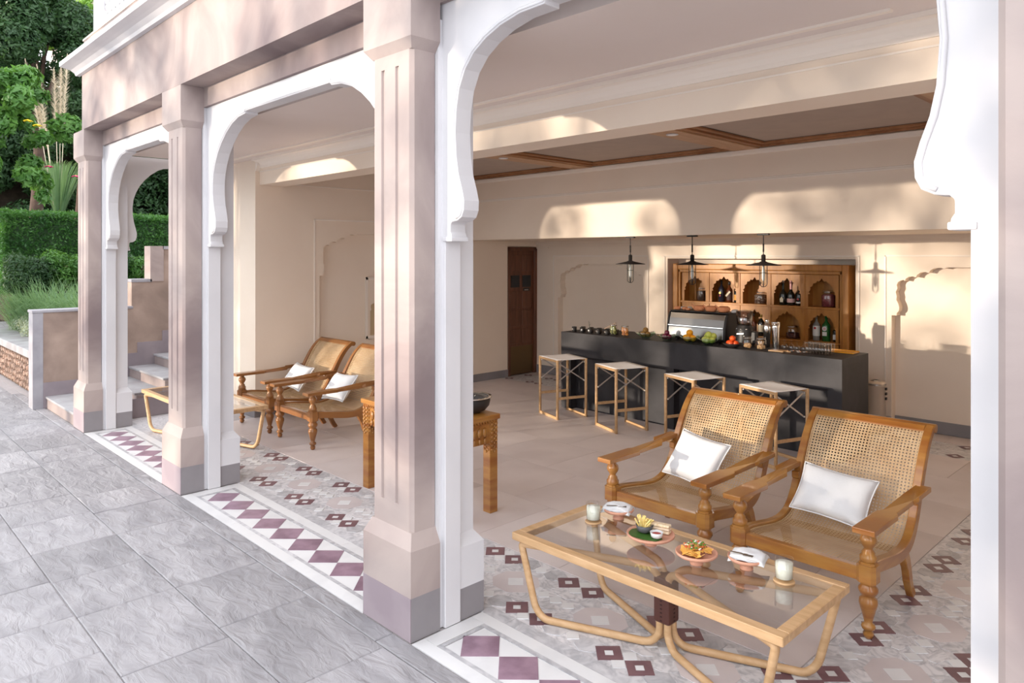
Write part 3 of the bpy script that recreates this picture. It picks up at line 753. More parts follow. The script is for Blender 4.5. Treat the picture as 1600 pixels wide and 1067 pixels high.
cushion((-7.92, 4.72, .575), (math.radians(-38), math.radians(-3), 0), 'pale cushion on the right one of the two far armchairs', .50, .37)
cushion((-8.99, 4.72, .575), (math.radians(-38), math.radians(3), 0), 'pale cushion on the left one of the two far armchairs', .48, .36)

# ---- coffee tables
def rloop(a, b, z0, z1, r):      # closed rounded loop in the vertical plane through plan points a and b
    a = Vector(a); b = Vector(b); d = (b-a); L = d.length; d.normalize(); pts = []
    cs = [((r, z0+r), PI, 1.5*PI), ((L-r, z0+r), 1.5*PI, 2*PI), ((L-r, z1-r), 0, .5*PI), ((r, z1-r), .5*PI, PI)]
    cs[3] = ((.02, z1-.02), .5*PI, PI)      # the outer leg meets the frame almost square
    for i, ((cx, cz), t0, t1) in enumerate(cs):
        rr_ = .02 if i == 3 else r
        for k in range(7):
            t = t0+(t1-t0)*k/6; q = a+d*(cx+rr_*math.cos(t)); pts.append((q.x, q.y, cz+rr_*math.sin(t)))
    return pts
def make_table(loc, W, D, label, H=.52):
    t = thing('coffee_table', label, 'table', loc, 0, 'glass topped oak coffee tables')
    fw_, ft = .06, .045
    for nm, q in (('long', (-W/2, W/2, -D/2, -D/2+fw_)), ('long', (-W/2, W/2, D/2-fw_, D/2)), ('short', (-W/2, -W/2+fw_, -D/2+fw_, D/2-fw_)), ('short', (W/2-fw_, W/2, -D/2+fw_, D/2-fw_))):
        MB().box(*q, H-ft, H).build(nm+'_frame_rail', oak, t, bevel=.004)
    MB().box(-W/2+fw_-.008, W/2-fw_+.008, -D/2+fw_-.008, D/2-fw_+.008, H-.009, H-.002).build('glass_top', tglass, t)
    for sx in (-1, 1):
        for sy in (-1, 1):
            a = (sx*(W/2-.05), sy*(D/2-.035)); b = (sx*.026, sy*.026)
            m = MB(); pts = rloop(a, b, .022, H-ft-.02, .095)
            q = []
            dl = Vector((b[0]-a[0], b[1]-a[1])).normalized(); LL = math.hypot(b[0]-a[0], b[1]-a[1])
            for p in pts:      # the outer leg leans in towards its foot
                f_ = max(0, 1-((p[0]-a[0])*dl.x+(p[1]-a[1])*dl.y)/(LL*.5))*max(0, 1-p[2]/.45)*.11
                q.append((p[0]+dl.x*f_, p[1]+dl.y*f_, p[2]))
            m.tube(q, .0215, 10, closed=True); m.build('bent_leg', oak, t)
    MB().box(-.052, .052, -.052, .052, .155, H-ft-.06).build('leather_wrap', leather, t, bevel=.012, seg=2)
    m = MB()
    for s in (-1, 1):
        for k in range(9): m.box(-.006, .006, s*.053-.001, s*.053+.001, .17+.022*k, .176+.022*k); m.box(s*.053-.001, s*.053+.001, -.006, .006, .17+.022*k, .176+.022*k)
    m.build('stitching', mat('dark_thread', (.03, .012, .01), .7), t, kind='stuff')
    return t
make_table((-2.30, 3.445, 0), 1.71, .755, 'near oak coffee table with a glass top, holding plates and drinks')
make_table((-8.78, 3.36, 0), 2.04, .71, 'far oak coffee table in front of the two far armchairs, half hidden by a column')

# ---- bar stools
def make_stool(loc, rz, label):
    t = thing('bar_stool', label, 'stool', loc, rz, 'oak and canvas bar stools')
    W, D, H = .54, .48, .80
    for sx in (-1, 1):
        for sy in (-1, 1): MB().tube([(sx*(W/2-.018), sy*(D/2-.018), 0), (sx*(W/2-.018), sy*(D/2-.018), H)], .0185, 10).build('leg', oak, t)
    for sy in (-1, 1):
        y = sy*(D/2-.018)
        MB().box(-W/2+.018, W/2-.018, y-.014, y+.014, H-.034, H-.002).build('top_rail', oak, t, bevel=.004)
        MB().box(-W/2+.03, W/2-.03, y-.013, y+.013, .0, .035).build('foot_rail', oak, t, bevel=.004)
    for sx in (-1, 1):
        x = sx*(W/2-.018)
        MB().box(x-.010, x+.010, -D/2+.03, D/2-.03, .265, .30).build('side_stretcher', oak, t, bevel=.003)
        xb = sx*(W/2-.045)
        MB().bar([(xb, -D/2+.03, H-.30), (xb, D/2-.05, H-.045)], .006, .016, (1, 0, 0)).build('metal_brace', stealu, t)
        MB().bar([(xb-.007*sx, D/2-.03, H-.30), (xb-.007*sx, -D/2+.05, H-.045)], .006, .016, (1, 0, 0)).build('metal_brace', stealu, t)
        for yy_, zz_ in ((-D/2+.03, H-.30), (D/2-.03, H-.30), (-D/2+.03, H-.05), (D/2-.03, H-.05)): MB().ball((xb, yy_, zz_), .011, 8, 5).build('brace_knob', stealu, t)
    m = MB(); v = []; N = 8
    for j in range(N+1):
        for i in range(N+1):
            u = i/N; q = j/N; v.append((-W/2+.012+(W-.024)*u, -D/2+.008+(D-.016)*q, H+.003-.012*math.sin(PI*q)*(.4+.6*math.sin(PI*u))))
    m.add(v, [(j*(N+1)+i, j*(N+1)+i+1, (j+1)*(N+1)+i+1, (j+1)*(N+1)+i) for j in range(N) for i in range(N)], True)
    o = m.build('canvas_seat', canvas, t); sdm = o.modifiers.new('solid', 'SOLIDIFY'); sdm.thickness = .004
    return t
s0 = make_stool((-6.69, 7.49, 0), math.radians(-19), 'bar stool at the left end of the bar, nearest the door')
dup(s0, (-5.66, 7.46, 0), math.radians(-22), 'second bar stool from the door')
dup(s0, (-4.58, 7.44, 0), math.radians(-19), 'third bar stool from the door, partly behind a cane armchair')
dup(s0, (-3.60, 7.42, 0), math.radians(-19), 'bar stool nearest the right end of the bar')

# ---- bar counter
bc = thing('bar_counter', 'long black stone bar counter with bottles and fruit on it', 'bar counter', (0, 0, 0))
MB().box(-7.04, -3.05, 7.9305, 8.60, 1.02, 1.10).build('worktop', barm, bc)
MB().box(-7.04, -3.05, 7.85, 7.93, .77, 1.10).build('front_apron', barm, bc)
for a, b in ((-7.04, -6.86), (-5.25, -5.13), (-3.20, -3.05)): MB().prism([(7.85, 0), (8.60, 0), (8.60, 1.0195), (7.9305, 1.0195), (7.9305, .7695), (7.85, .7695)], 'x', a, b).build('upright_panel', barm, bc)
MB().box(-6.859, -3.201, 7.97, 8.05, 0, 1.019).build('back_panel', barm, bc)

# ---- console table with carving and the black bowl
ct = thing('console_table', 'carved teak console table half hidden by the large column', 'table', (-5.24, 4.02, 0))
W, D = 1.42, .50
MB().box(-W/2, W/2, -D/2, D/2, .80, .845).build('table_top', teak, ct, bevel=.008, seg=2)
ap = MB().box(-W/2+.03, W/2-.03, -D/2+.03, D/2-.03, .60, .80).build('apron', teak, ct)
tt = MB()
k = -W/2+.03
while k < W/2-.03:
    tt.add([(k, -D/2+.028, .80), (k+.03, -D/2+.028, .80), (k+.015, -D/2+.028, .775), (k, -D/2+.012, .80), (k+.03, -D/2+.012, .80), (k+.015, -D/2+.012, .775)], [(0, 1, 2), (3, 5, 4), (0, 2, 5, 3), (1, 4, 5, 2), (0, 3, 4, 1)]); k += .03
k = -D/2+.03
while k < D/2-.04:
    for s in (-1, 1):
        x = s*(W/2-.028); x2 = s*(W/2-.012)
        tt.add([(x, k, .80), (x, k+.03, .80), (x, k+.015, .775), (x2, k, .80), (x2, k+.03, .80), (x2, k+.015, .775)], [(0, 1, 2), (3, 5, 4), (0, 2, 5, 3), (1, 4, 5, 2), (0, 3, 4, 1)])
    k += .03
tt.build('toothed_edging', teak, ct)
for sx in (-1, 1):
    for sy in (-1, 1):
        cx, cy = sx*(W/2-.065), sy*(D/2-.06)
        lg = MB().box(cx-.045, cx+.045, cy-.045, cy+.045, 0, .80).build('leg', teak, ct, bevel=.004)
        m = MB(); rr = random.Random(5)
        for j in range(7):      # carved scroll foliage down the leg head
            z = .76-.036*j; r_ = .018-.0008*j
            for u in (-.024, .024):
                for ax in (0, 1):
                    o_ = .049
                    for sg in (-1, 1):
                        p = (cx+u, cy+sg*o_, z) if ax == 0 else (cx+sg*o_, cy+u, z)
                        rr3 = (r_, .008, r_*.9) if ax == 0 else (.008, r_, r_*.9); m.ball(p, rr3, 7, 4)
            for sg in (-1, 1):
                m.ball((cx, cy+sg*.05, z-.018), (.009, .009, .012), 6, 4); m.ball((cx+sg*.05, cy, z-.018), (.009, .009, .012), 6, 4)
        m.build('leaf_carving', teak, lg)
m = MB()
for i in range(16):
    x = -W/2+.16+i*(W-.32)/15
    for sg in (-1, 1):
        m.ball((x, sg*(D/2-.026), .70), (.030, .012, .045), 7, 4); m.ball((x, sg*(D/2-.024), .63), (.018, .012, .03), 7, 4); m.ball((x+.035, sg*(D/2-.024), .76), (.012, .01, .012), 6, 4)
for i in range(4):
    y_ = -.09+.06*i
    for sg in (-1, 1): m.ball((sg*(W/2-.026), y_, .70), (.012, .026, .045), 7, 4); m.ball((sg*(W/2-.024), y_, .63), (.012, .016, .028), 7, 4)
m.build('apron_carving', teak, ct)
bw = thing('serving_bowl', 'black metal bowl with a bright rim and ring handle on the carved console table', 'bowl', (-4.77, 4.12, .845))
MB().lathe([(.09, 0), (.14, .02), (.175, .06), (.185, .10), (.18, .13), (.172, .13), (.165, .07), (.12, .025), (.02, .015)], n=28, closed=False).build('bowl_body', iron, bw)
MB().lathe([(.178, .128), (.198, .132), (.198, .14), (.17, .138)], n=28, closed=False).build('rim', chrome, bw)
MB().tube([(.19+.0*k, 0, 0) for k in range(1)]+[(.192+.012*math.sin(t), .045*math.cos(t), .085+.04*math.sin(t)) for t in [2*PI*k/16 for k in range(16)]][0:0] or [(.187+.02*abs(math.sin(t)), .042*math.cos(t), .09-.04*math.sin(t)) for t in [PI*k/12 for k in range(13)]], .006, 6).build('ring_handle', chrome, bw)
bw.rotation_euler = (0, 0, math.radians(-40))
MB().lathe([(.16, .135), (.12, .155), (.05, .165), (.002, .166)], n=24, closed=False).build('glass_lid', glass, bw)

# ---- pendant lamps
def make_lamp(loc, label):
    t = thing('pendant_lamp', label, 'lamp', loc, 0, 'black cage pendant lamps above the bar')
    MB().box(-.075, .075, -.02, .02, -.02, 0).build('ceiling_canopy', black, t, bevel=.004)
    MB().tube([(0, 0, -.02), (0, 0, -.27)], .0055, 8).build('rod', black, t)
    MB().lathe([(.010, -.12), (.010, -.22)], n=10).build('rod_sleeve', black, t)
    MB().lathe([(.012, -.25), (.026, -.26), (.026, -.335), (.032, -.335), (.032, -.35)], n=18).build('socket', black, t)
    MB().lathe([(.032, -.335), (.05, -.345), (.205, -.38), (.206, -.385), (.05, -.352), (.03, -.345)], n=36, closed=False).build('shade', iron, t)
    MB().lathe([(.034, -.35), (.034, -.58), (.028, -.605), (.012, -.62), (.001, -.622)], n=18, closed=False).build('glass_tube', glass, t)
    m = MB()
    for a in (0, PI/2):
        c, s = math.cos(a+.5), math.sin(a+.5)
        m.tube([(.042*c, .042*s, -.35), (.042*c, .042*s, -.60)]+[(.042*c*math.cos(t), .042*s*math.cos(t), -.60-.042*math.sin(t)) for t in [PI*k/10 for k in range(1, 10)]]+[(-.042*c, -.042*s, -.60), (-.042*c, -.042*s, -.35)], .0042, 6)
    m.tube([(.043*math.cos(t), .043*math.sin(t), -.47) for t in [2*PI*k/20 for k in range(20)]], .003, 5, closed=True)
    m.build('wire_cage', black, t)
    MB().lathe([(.012, -.35), (.012, -.42), (.018, -.46), (.018, -.54), (.008, -.57), (.001, -.572)], n=12).build('bulb', canvas, t)
    return t
l0 = make_lamp((-6.10, 8.25, 2.47), 'black pendant lamp nearest the door, in front of the plain niche')
dup(l0, (-5.11, 8.25, 2.47), 0, 'middle black pendant lamp, in front of the left end of the bottle cabinet')
dup(l0, (-4.13, 8.25, 2.47), 0, 'black pendant lamp farthest from the door, in front of the champagne bottles')

# ---- bottle cabinet
cb = thing('bottle_cabinet', 'carved wooden cabinet of arched niches behind the bar', 'cabinet', (0, 0, 0))
CX = [-6.338, -5.853, -5.341, -4.86, -4.364, -3.883]; CZ = [(1.50, 1.925), (1.03, 1.455), (.58, .985)]
MB().box(-6.44, -3.78, 10.155, 10.185, .45, 2.05).build('back_panel', cabw, cb)
for q in ((-6.47, -6.38, .45, 2.08), (-3.84, -3.75, .45, 2.08), (-6.38, -3.84, 1.99, 2.08)): MB().box(q[0], q[1], 9.87, 10.18, q[2], q[3]).build('outer_frame', cabw, cb, bevel=.012, seg=2)
for q in ((-6.385, -6.345, .45, 1.99), (-3.878, -3.835, .45, 1.99), (-6.385, -3.835, 1.945, 1.995)): MB().box(q[0], q[1], 9.895, 10.16, q[2], q[3]).build('inner_frame', cabw, cb, bevel=.008)
for x in CX[1:-1]: MB().box(x-.014, x+.014, 9.905, 10.16, .45, 1.945).build('divider', cabw, cb, bevel=.003)
for z1 in (1.50, 1.03, .58): MB().box(-6.345, -3.875, 9.90, 10.16, z1-.03, z1).build('shelf', cabw, cb, bevel=.004)
for r_, (z0, z1) in enumerate(CZ):
    for i in range(5):
        a, b = CX[i]+.013, CX[i+1]-.013; wd = b-a; ca, cbb = a+.040, b-.040
        MB().prism(arch_poly(a, b, z0, z1+.015, cusped(ca, cbb, z0+.17, z0+.375)), 'y', 9.915, 9.935).build('arched_front', cabw, cb)

# ---- bottles and jars
GL = {}
def gm(name, col, rough=.08, metal=0): return mat(name, col, rough, metal=metal, coat=.5)
def bottle(x, z, h, r, glm, labm, capm, label, nr=.28, sh=.60, y=10.03, lab=(.14, .42), name='bottle', cap=.86, foil=None, cat='bottle', group=None):
    t = thing(name, label, cat, (x, y, z), 0, group); r *= 1.14; h *= 1.05
    n_ = r*nr
    MB().lathe([(r*.92, 0), (r, .006), (r, h*sh), (r*.9, h*(sh+.05)), (r*.55, h*(sh+.12)), (n_, h*(sh+.19)), (n_, h*cap)], n=16).build('glass_body', glm, t)
    if labm: MB().lathe([(r*1.012, h*lab[0]), (r*1.012, h*lab[1])], n=16, closed=False).build('paper_label', labm, t)
    MB().lathe([(n_*1.2, h*cap), (n_*1.25, h*.985), (n_*.9, h)], n=12).build('cap', capm, t)
    if foil: MB().lathe([(n_*1.08, h*(sh+.2)), (n_*1.1, h*cap+.002)], n=12, closed=False).build('foil', foil, t)
    return t
g_navy = gm('navy_glass', (.02, .02, .035)); g_amber = gm('amber_glass', (.10, .025, .008)); g_black = gm('black_glass', (.012, .014, .012))
g_green = gm('green_glass', (.02, .13, .03)); g_clear = gm('pale_bottle', (.28, .27, .25))
l_cream = mat('cream_paper', (.68, .60, .46), .6); l_white = mat('white_paper', (.78, .77, .74), .6); l_orange = mat('orange_paper', (.62, .30, .06), .6)
l_pink = mat('pink_paper', (.72, .45, .43), .5); l_gold = mat('gold_foil', (.45, .28, .08), .35, metal=.5); l_dark = mat('dark_paper', (.07, .035, .03), .6)
p_foil = mat('pink_foil', (.70, .36, .34), .35, metal=.3); s_foil = mat('silver_foil', (.7, .68, .64), .3, metal=.7); r_dot = mat('red_print', (.5, .04, .04), .5)
def cx_(i, f): return CX[i]+(CX[i+1]-CX[i])*f
def badge(t, r, z, rr, m, name='badge', y=0):
    r *= 1.14; rr *= 1.14; z *= 1.05
    MB().prism(ngon(rr, 14), 'y', -r-.003, -r-.0005).build(name, m, t, loc=(0, y, z))
t = bottle(cx_(1, .30), 1.50, .31, .043, g_navy, None, black, 'dark navy bottle with a small gold mark, upper left shelf')
badge(t, .043, .13, .016, l_gold); badge(t, .043, .09, .011, r_dot)
t = bottle(cx_(1, .56), 1.50, .29, .040, g_amber, l_dark, black, 'amber whisky bottle with a slanted label, upper left shelf', nr=.36, lab=(.1, .5))
MB().bar([(-.034, -.0475, .09), (.034, -.0475, .165)], .004, .028, (0, 1, 0)).build('slanted_stripe', l_cream, t)
bottle(cx_(1, .79), 1.50, .235, .034, g_black, l_orange, r_dot, 'short bottle with an orange label beside the whisky bottle', nr=.30, lab=(.14, .48))
t = bottle(cx_(3, .28), 1.50, .345, .046, g_black, None, s_foil, 'sparkling wine bottle with a shield label, left of the pink foiled one', nr=.32, sh=.42, foil=g_black)
MB().prism([(-.022, .04), (.022, .04), (.026, .085), (.012, .105), (0, .12), (-.012, .105), (-.026, .085)], 'y', -.0550, -.0530).build('shield_label', l_cream, t)
bottle(cx_(3, .51), 1.50, .345, .046, g_black, l_pink, p_foil, 'sparkling wine bottle with pink foil and pink label', nr=.34, sh=.42, foil=p_foil, lab=(.11, .26))
t = bottle(cx_(3, .76), 1.50, .325, .044, g_black, l_white, g_black, 'dark wine bottle right of the pink foiled one', nr=.32, sh=.45, lab=(.09, .16))
badge(t, .044, .085, .013, r_dot)
bottle(cx_(2, .34), 1.03, .31, .042, g_amber, l_dark, black, 'brown bottle half hidden behind the coffee grinder', nr=.3)
bottle(cx_(2, .60), 1.03, .305, .040, g_black, l_cream, l_gold, 'dark bottle with gold neck and cream label beside the cocktail shaker', nr=.28, lab=(.18, .5), foil=l_gold)
t = bottle(cx_(4, .25), 1.03, .335, .042, g_clear, l_white, s_foil, 'clear bottle with white label and red disc, lower right shelf', nr=.3, lab=(.18, .58)); badge(t, .043, .165, .014, r_dot)
t = bottle(cx_(4, .53), 1.03, .345, .048, g_green, None, g_green, 'green bottle with a round white label, lower right shelf', nr=.3, sh=.58)
badge(t, .049, .165, .028, l_white); badge(t, .051, .165, .016, l_pink); MB().box(-.030, .030, -.0572, -.0552, .075, .13).build('lower_label', l_white, t)
t = bottle(cx_(4, .81), 1.03, .205, .036, g_black, None, black, 'small black bottle beside the green bottle', nr=.38, sh=.66)
MB().box(-.027, .027, -.0435, -.0412, .03, .10).build('front_label', l_white, t)
def jar(x, y, z, r, h, fillm, label, fill=.75, lidm=None, chunk=None, group=None):
    t = thing('glass_jar', label, 'jar', (x, y, z), 0, group)
    MB().lathe([(r*.9, 0), (r, .012), (r, h*.70), (r*.92, h*.78), (r*.80, h*.82), (r*.80, h*.88)], n=20, closed=False).build('glass_body', jglass, t)
    if chunk:
        m = MB(); rr = random.Random(int(x*1000)); cs = chunk
        for k in range(46):
            a = rr.uniform(0, 2*PI); q = (r*.93-cs)*math.sqrt(rr.uniform(.1, 1)); m.ball((q*math.cos(a), q*math.sin(a), rr.uniform(cs+.005, h*fill)), (cs*rr.uniform(.7, 1), cs*rr.uniform(.7, 1), cs*rr.uniform(.6, 1)), 6, 4)
        m.build('contents', fillm, t, kind='stuff')
    else: MB().lathe([(.001, .006), (r*.93, .008), (r*.95, h*fill*.9), (r*.6, h*fill), (.001, h*fill)], n=18, closed=False).build('contents', fillm, t)
    MB().lathe([(r*.86, h*.86), (r*.88, h*.90), (r*.86, h*.96), (r*.3, h)], n=20).build('lid', lidm or jglass, t)
    MB().tube([(r*.84*math.cos(a), r*.84*math.sin(a), h*.84) for a in [2*PI*k/18 for k in range(18)]], .0035, 5, closed=True).build('wire_bail', chrome, t)
    return t
f_coffee = mat('dark_beans', (.035, .018, .012), .6, (.07, .04, .03), 60); f_red = mat('hibiscus_tea', (.30, .06, .07), .7, (.16, .03, .04), 70, bump=.3)
f_spice = mat('star_anise', (.10, .05, .035), .7, (.45, .38, .32), 45, ramp=(.5, .62)); f_brown = mat('dried_tea', (.10, .03, .025), .8, (.06, .02, .02), 70)
jar(cx_(0, .62), 10.02, 1.50, .082, .225, f_coffee, 'jar of dark coffee beans in the first upper niche', .7)
jar(cx_(2, .58), 10.02, 1.50, .088, .19, f_spice, 'jar of brown and white spices in the middle upper niche', .72)
jar(cx_(4, .60), 10.02, 1.50, .092, .24, f_red, 'large jar of red dried petals in the last upper niche', .74)
jar(cx_(3, .57), 10.02, 1.03, .092, .20, f_brown, 'jar half full of dark tea in the lower niche', .45)
# ---- things on the bar
BT = 1.10
gcup = 'black enamel cups on the left end of the bar'
for i in range(10):
    x = -6.90+.075*i+(.0 if i % 2 else -.01); y_ = 7.99 if i % 2 == 0 else 8.09
    t = thing('black_cup', '%s from the left of the small black cups at the bar end' % ORD[i], 'cup', (x, y_, BT), R.uniform(-.5, .5), gcup)
    MB().lathe([(.030, 0), (.034, .004), (.036, .072), (.032, .072), (.030, .012), (.001, .01)], n=16, closed=False).build('cup_body', black, t)
    MB().box(-.009, .009, -.0375, -.0355, .03, .05).build('tag', s_foil, t)
lad = thing('ladle', 'dark ladle with a long handle leaning up from the black cups', 'ladle', (-6.38, 8.02, BT))
MB().bar([(0, 0, .075), (.10, 0, .12), (.20, 0, .17)], .010, .014, (0, 1, 0)).build('handle', mat('worn_bronze', (.13, .085, .06), .5, metal=.4), lad)
MB().lathe([(.002, .035), (.025, .045), (.032, .075)], n=14, closed=False).build('ladle_bowl', iron, lad)
sp_ = thing('herb_sprig', 'thin dry sprig standing in a black cup', 'sprig', (-6.63, 8.0, BT+.02))
for k in range(3): MB().tube([(0, 0, 0), (.006*k-.01, .0, .09), (.014*k-.02, .005, .15-.02*k)], .003, 5).build('stem', mat('dry_twig', (.10, .09, .07), .8), sp_)
jar(-6.19, 7.98, BT, .058, .165, mat('green_pickles', (.16, .17, .03), .4, (.30, .30, .10), 30), 'glass jar of green pickles on the bar', .72, chunk=.018)
jar(-5.99, 7.98, BT, .058, .165, mat('orange_pickles', (.62, .20, .03), .4, (.72, .32, .08), 30), 'glass jar of orange pickled carrots on the bar', .72, chunk=.018)
def bowl(x, y, r, h, m, label, z=BT, name='glass_bowl', wavy=True):
    t = thing(name, label, 'bowl', (x, y, z)); n = 28
    b = MB(); v = []; prof = [(r*.32, .0), (r*.36, .006), (r*.62, h*.45), (r*.95, h), (r*.93, h+.003), (r*.58, h*.48), (r*.3, .012)]
    for rr_, z_ in prof:
        for k in range(n):
            a = 2*PI*k/n; wv = 1+(.05*math.cos(5*a) if wavy and z_ > h*.7 else 0); v.append((rr_*wv*math.cos(a), rr_*wv*math.sin(a), z_+(.008*math.cos(5*a) if wavy and z_ > h*.7 else 0)))
    b.add(v, [(i*n+k, i*n+(k+1) % n, (i+1)*n+(k+1) % n, (i+1)*n+k) for i in range(len(prof)-1) for k in range(n)], True); b.build('bowl_shell', m, t)
    return t
def fruits(x, y, z, r, lay, m, label, nm, stemm=None, sq=1.0, toplabel=None):
    base = None
    for i, (dx, dy, dz) in enumerate(lay):
        b = MB(); b.ball((0, 0, 0), (r, r, r*sq), 14, 9); t = thing(nm, ('front', 'left-hand', 'right-hand', 'rear', 'topmost', 'upper right', 'upper left')[i]+' '+label, 'fruit', (x+dx*r, y+dy*r, z+dz*r), R.uniform(0, 6), label.split(' in ')[0]+' pile')
        b.build('flesh', m, t)
        MB().tube([(0, 0, r*sq*.9), (.002, .001, r*sq*1.15)], .0022, 5).build('stem', stemm or bark, t)
PILE = [(0, -1.05, 1.5), (-1.1, -.1, 1.5), (1.1, -.1, 1.5), (0, 1.05, 1.5), (0, 0, 3.0)]
m_kiwi = mat('russet_skin', (.34, .19, .05), .7, (.24, .12, .03), 30); m_plum = mat('plum_skin', (.10, .008, .03), .25, (.16, .02, .05), 12)
m_oran = mat('orange_peel', (.88, .36, .01), .45, (.90, .46, .03), 14, bump=.1, bscale=120); m_appl = mat('green_apple_skin', (.50, .58, .08), .3, (.68, .72, .22), 9)
m_tom = mat('tomato_skin', (.70, .06, .01), .2, (.78, .11, .02), 9); m_fig = mat('dark_grape_skin', (.05, .012, .03), .4)
bowl(-5.68, 8.02, .145, .075, gglass, 'wavy glass bowl holding russet fruit, leftmost fruit bowl'); fruits(-5.68, 8.02, BT, .037, PILE, m_kiwi, 'round russet brown fruit in the leftmost fruit bowl', 'sapodilla')
bowl(-5.33, 8.0, .145, .070, gglass, 'wavy glass bowl holding dark red plums'); fruits(-5.33, 8.0, BT, .034, PILE, m_plum, 'dark red plum in the second fruit bowl', 'plum')
bowl(-4.98, 7.98, .135, .085, gglass, 'glass bowl holding oranges'); fruits(-4.98, 7.98, BT, .043, PILE, m_oran, 'orange in the glass bowl in front of the coffee machine', 'orange', sq=.95)
bowl(-4.70, 7.96, .145, .085, gglass, 'glass bowl holding green apples'); fruits(-4.70, 7.96, BT, .043, PILE+[(.95, .95, 2.6), (-.9, .9, 2.4)], m_appl, 'pale green apple in the glass bowl beside the oranges', 'apple', sq=.92)
bowl(-4.36, 7.93, .125, .055, iron, 'dark bowl holding red tomatoes', name='dark_bowl', wavy=False); fruits(-4.36, 7.93, BT, .038, PILE, m_tom, 'red tomato in the dark bowl', 'tomato', sq=.88)
bowl(-5.10, 8.32, .12, .05, gglass, 'glass bowl of dark grapes behind the oranges')
for k in range(12): tag(MB().ball((0, 0, 0), .019, 8, 5).build('grape', m_fig, None, (-5.10+.05*math.cos(k*2.4)*(1-.02*k), 8.32+.05*math.sin(k*2.4), BT+.05+.02*(k % 3))), 'dark grape in the small pile behind the oranges', 'fruit', 'dark grapes behind the oranges')
bowl(-4.83, 8.32, .12, .05, gglass, 'glass bowl of brown roots behind the apples'); fruits(-4.83, 8.32, BT, .032, PILE, mat('ginger_skin', (.50, .25, .07), .7, (.38, .17, .05), 30), 'brown knobbly root in the bowl behind the apples', 'ginger_root', sq=.7)
# coffee machine
cm = thing('coffee_machine', 'wide steel coffee machine with black ends, topped with clay pots', 'coffee machine', (-5.02, 8.36, BT))
prof_ = [(-.18, .02), (-.205, .05), (-.19, .17), (-.16, .29), (-.13, .355), (-.10, .37), (.19, .37), (.19, .02)]
MB().prism(prof_, 'x', -.40, .40).build('steel_body', steel, cm, bevel=.006, seg=2)
P2 = [(a*1.04-.002 if a < 0 else a*1.02, b*1.012) for a, b in prof_]
for a, b in ((-.425, -.40), (.40, .435)): MB().prism(P2, 'x', a, b).build('black_end', black, cm, bevel=.006)
MB().prism([(-.198, .185), (-.204, .19), (-.202, .20), (-.192, .205)], 'x', -.40, .40).build('ridge', chrome, cm)
MB().box(-.42, .43, -.12, .20, .37, .385).build('cup_tray', black, cm, bevel=.004)
for sx in (-.3, .3):
    for sy in (-.14, .14): MB().lathe([(.02, 0), (.02, .022)], sx, sy, n=12).build('foot', black, cm)
m = MB()
for i, wd in enumerate((.05, .03, .045, .02, .06, .035, .04)): m.box(-.17+sum((.05, .03, .045, .02, .06, .035, .04)[:i])+.008*i, -.17+sum((.05, .03, .045, .02, .06, .035, .04)[:i])+.008*i+wd, -.1655, -.163, .275, .295)
CT = BT+.385
def pot(x, y, s, label, spout=True, group='clay pots on the coffee machine'):
    t = thing('clay_teapot' if spout else 'clay_cup', label, 'teapot' if spout else 'cup', (x, y, CT), 0, group)
    MB().lathe([(s*.5, 0), (s*.8, s*.08), (s, s*.42), (s*.92, s*.75), (s*.62, s*.95), (s*.56, s*.9), (s*.5, s*.3), (.001, s*.1)], n=20, closed=False).build('clay_body', terra, t)
    if spout: MB().tube([(-s*.85, 0, s*.5), (-s*1.2, 0, s*.78), (-s*1.5, 0, s*1.05)], [s*.2, s*.13, s*.09], 8).build('spout', terra, t)
    return t
pot(-5.37, 8.31, .045, 'left terracotta cup on the coffee machine', False); pot(-5.27, 8.33, .042, 'terracotta cup second from the left on the coffee machine', False); pot(-5.20, 8.30, .034, 'smallest terracotta cup beside the spouted pots', False)
pot(-5.04, 8.31, .078, 'left of the three spouted terracotta pots on the coffee machine'); pot(-4.87, 8.31, .078, 'middle of the three spouted terracotta pots'); pot(-4.69, 8.31, .082, 'right of the three spouted terracotta pots')
for i, (x, y) in enumerate(((-5.37, 8.45), (-5.29, 8.47), (-4.60, 8.43), (-4.56, 8.33))):
    t = pot(x, y, .038, ('white cup behind the left clay cups on the coffee machine', 'white cup between the left clay cups, at the back', 'white cup at the back right corner of the coffee machine', 'white cup on the front right corner of the coffee machine')[i], False, 'white cups on the coffee machine')
    t.name = 'white_cup'; c_ = t.children[0]; c_.name = 'cup_body'; c_.data = c_.data.copy(); c_.data.materials[0] = mwhite; t.location.z = CT
# grinder / juicer
gr = thing('citrus_blender', 'black blender with a clear straight-sided beaker beside the coffee machine', 'blender', (-4.40, 8.30, BT))
MB().lathe([(.115, 0), (.12, .02), (.105, .10), (.112, .17), (.10, .215), (.085, .235), (.08, .26)], n=26).build('motor_base', black, gr)
MB().lathe([(.088, .25), (.094, .262), (.102, .42), (.098, .42), (.09, .27)], n=26, closed=False).build('beaker', glassy('smoked_beaker', (.62, .57, .56), .12, .1), gr)
MB().lathe([(.10, .418), (.104, .43), (.02, .437)], n=26).build('beaker_lid', glass, gr)
MB().prism([(-.045, .135), (.045, .145), (.045, .158), (-.045, .148)], 'y', -.117, -.109).build('pale_name_strip', s_foil, gr)
m = MB()
for a in (-2.3, -1.57, -.9): m.ball((.098*math.cos(a), .098*math.sin(a), .20), .011, 8, 5)
m.build('knobs', chrome, gr)
MB().box(.06, .16, -.03, .05, .02, .18).build('side_housing', black, gr, bevel=.015)
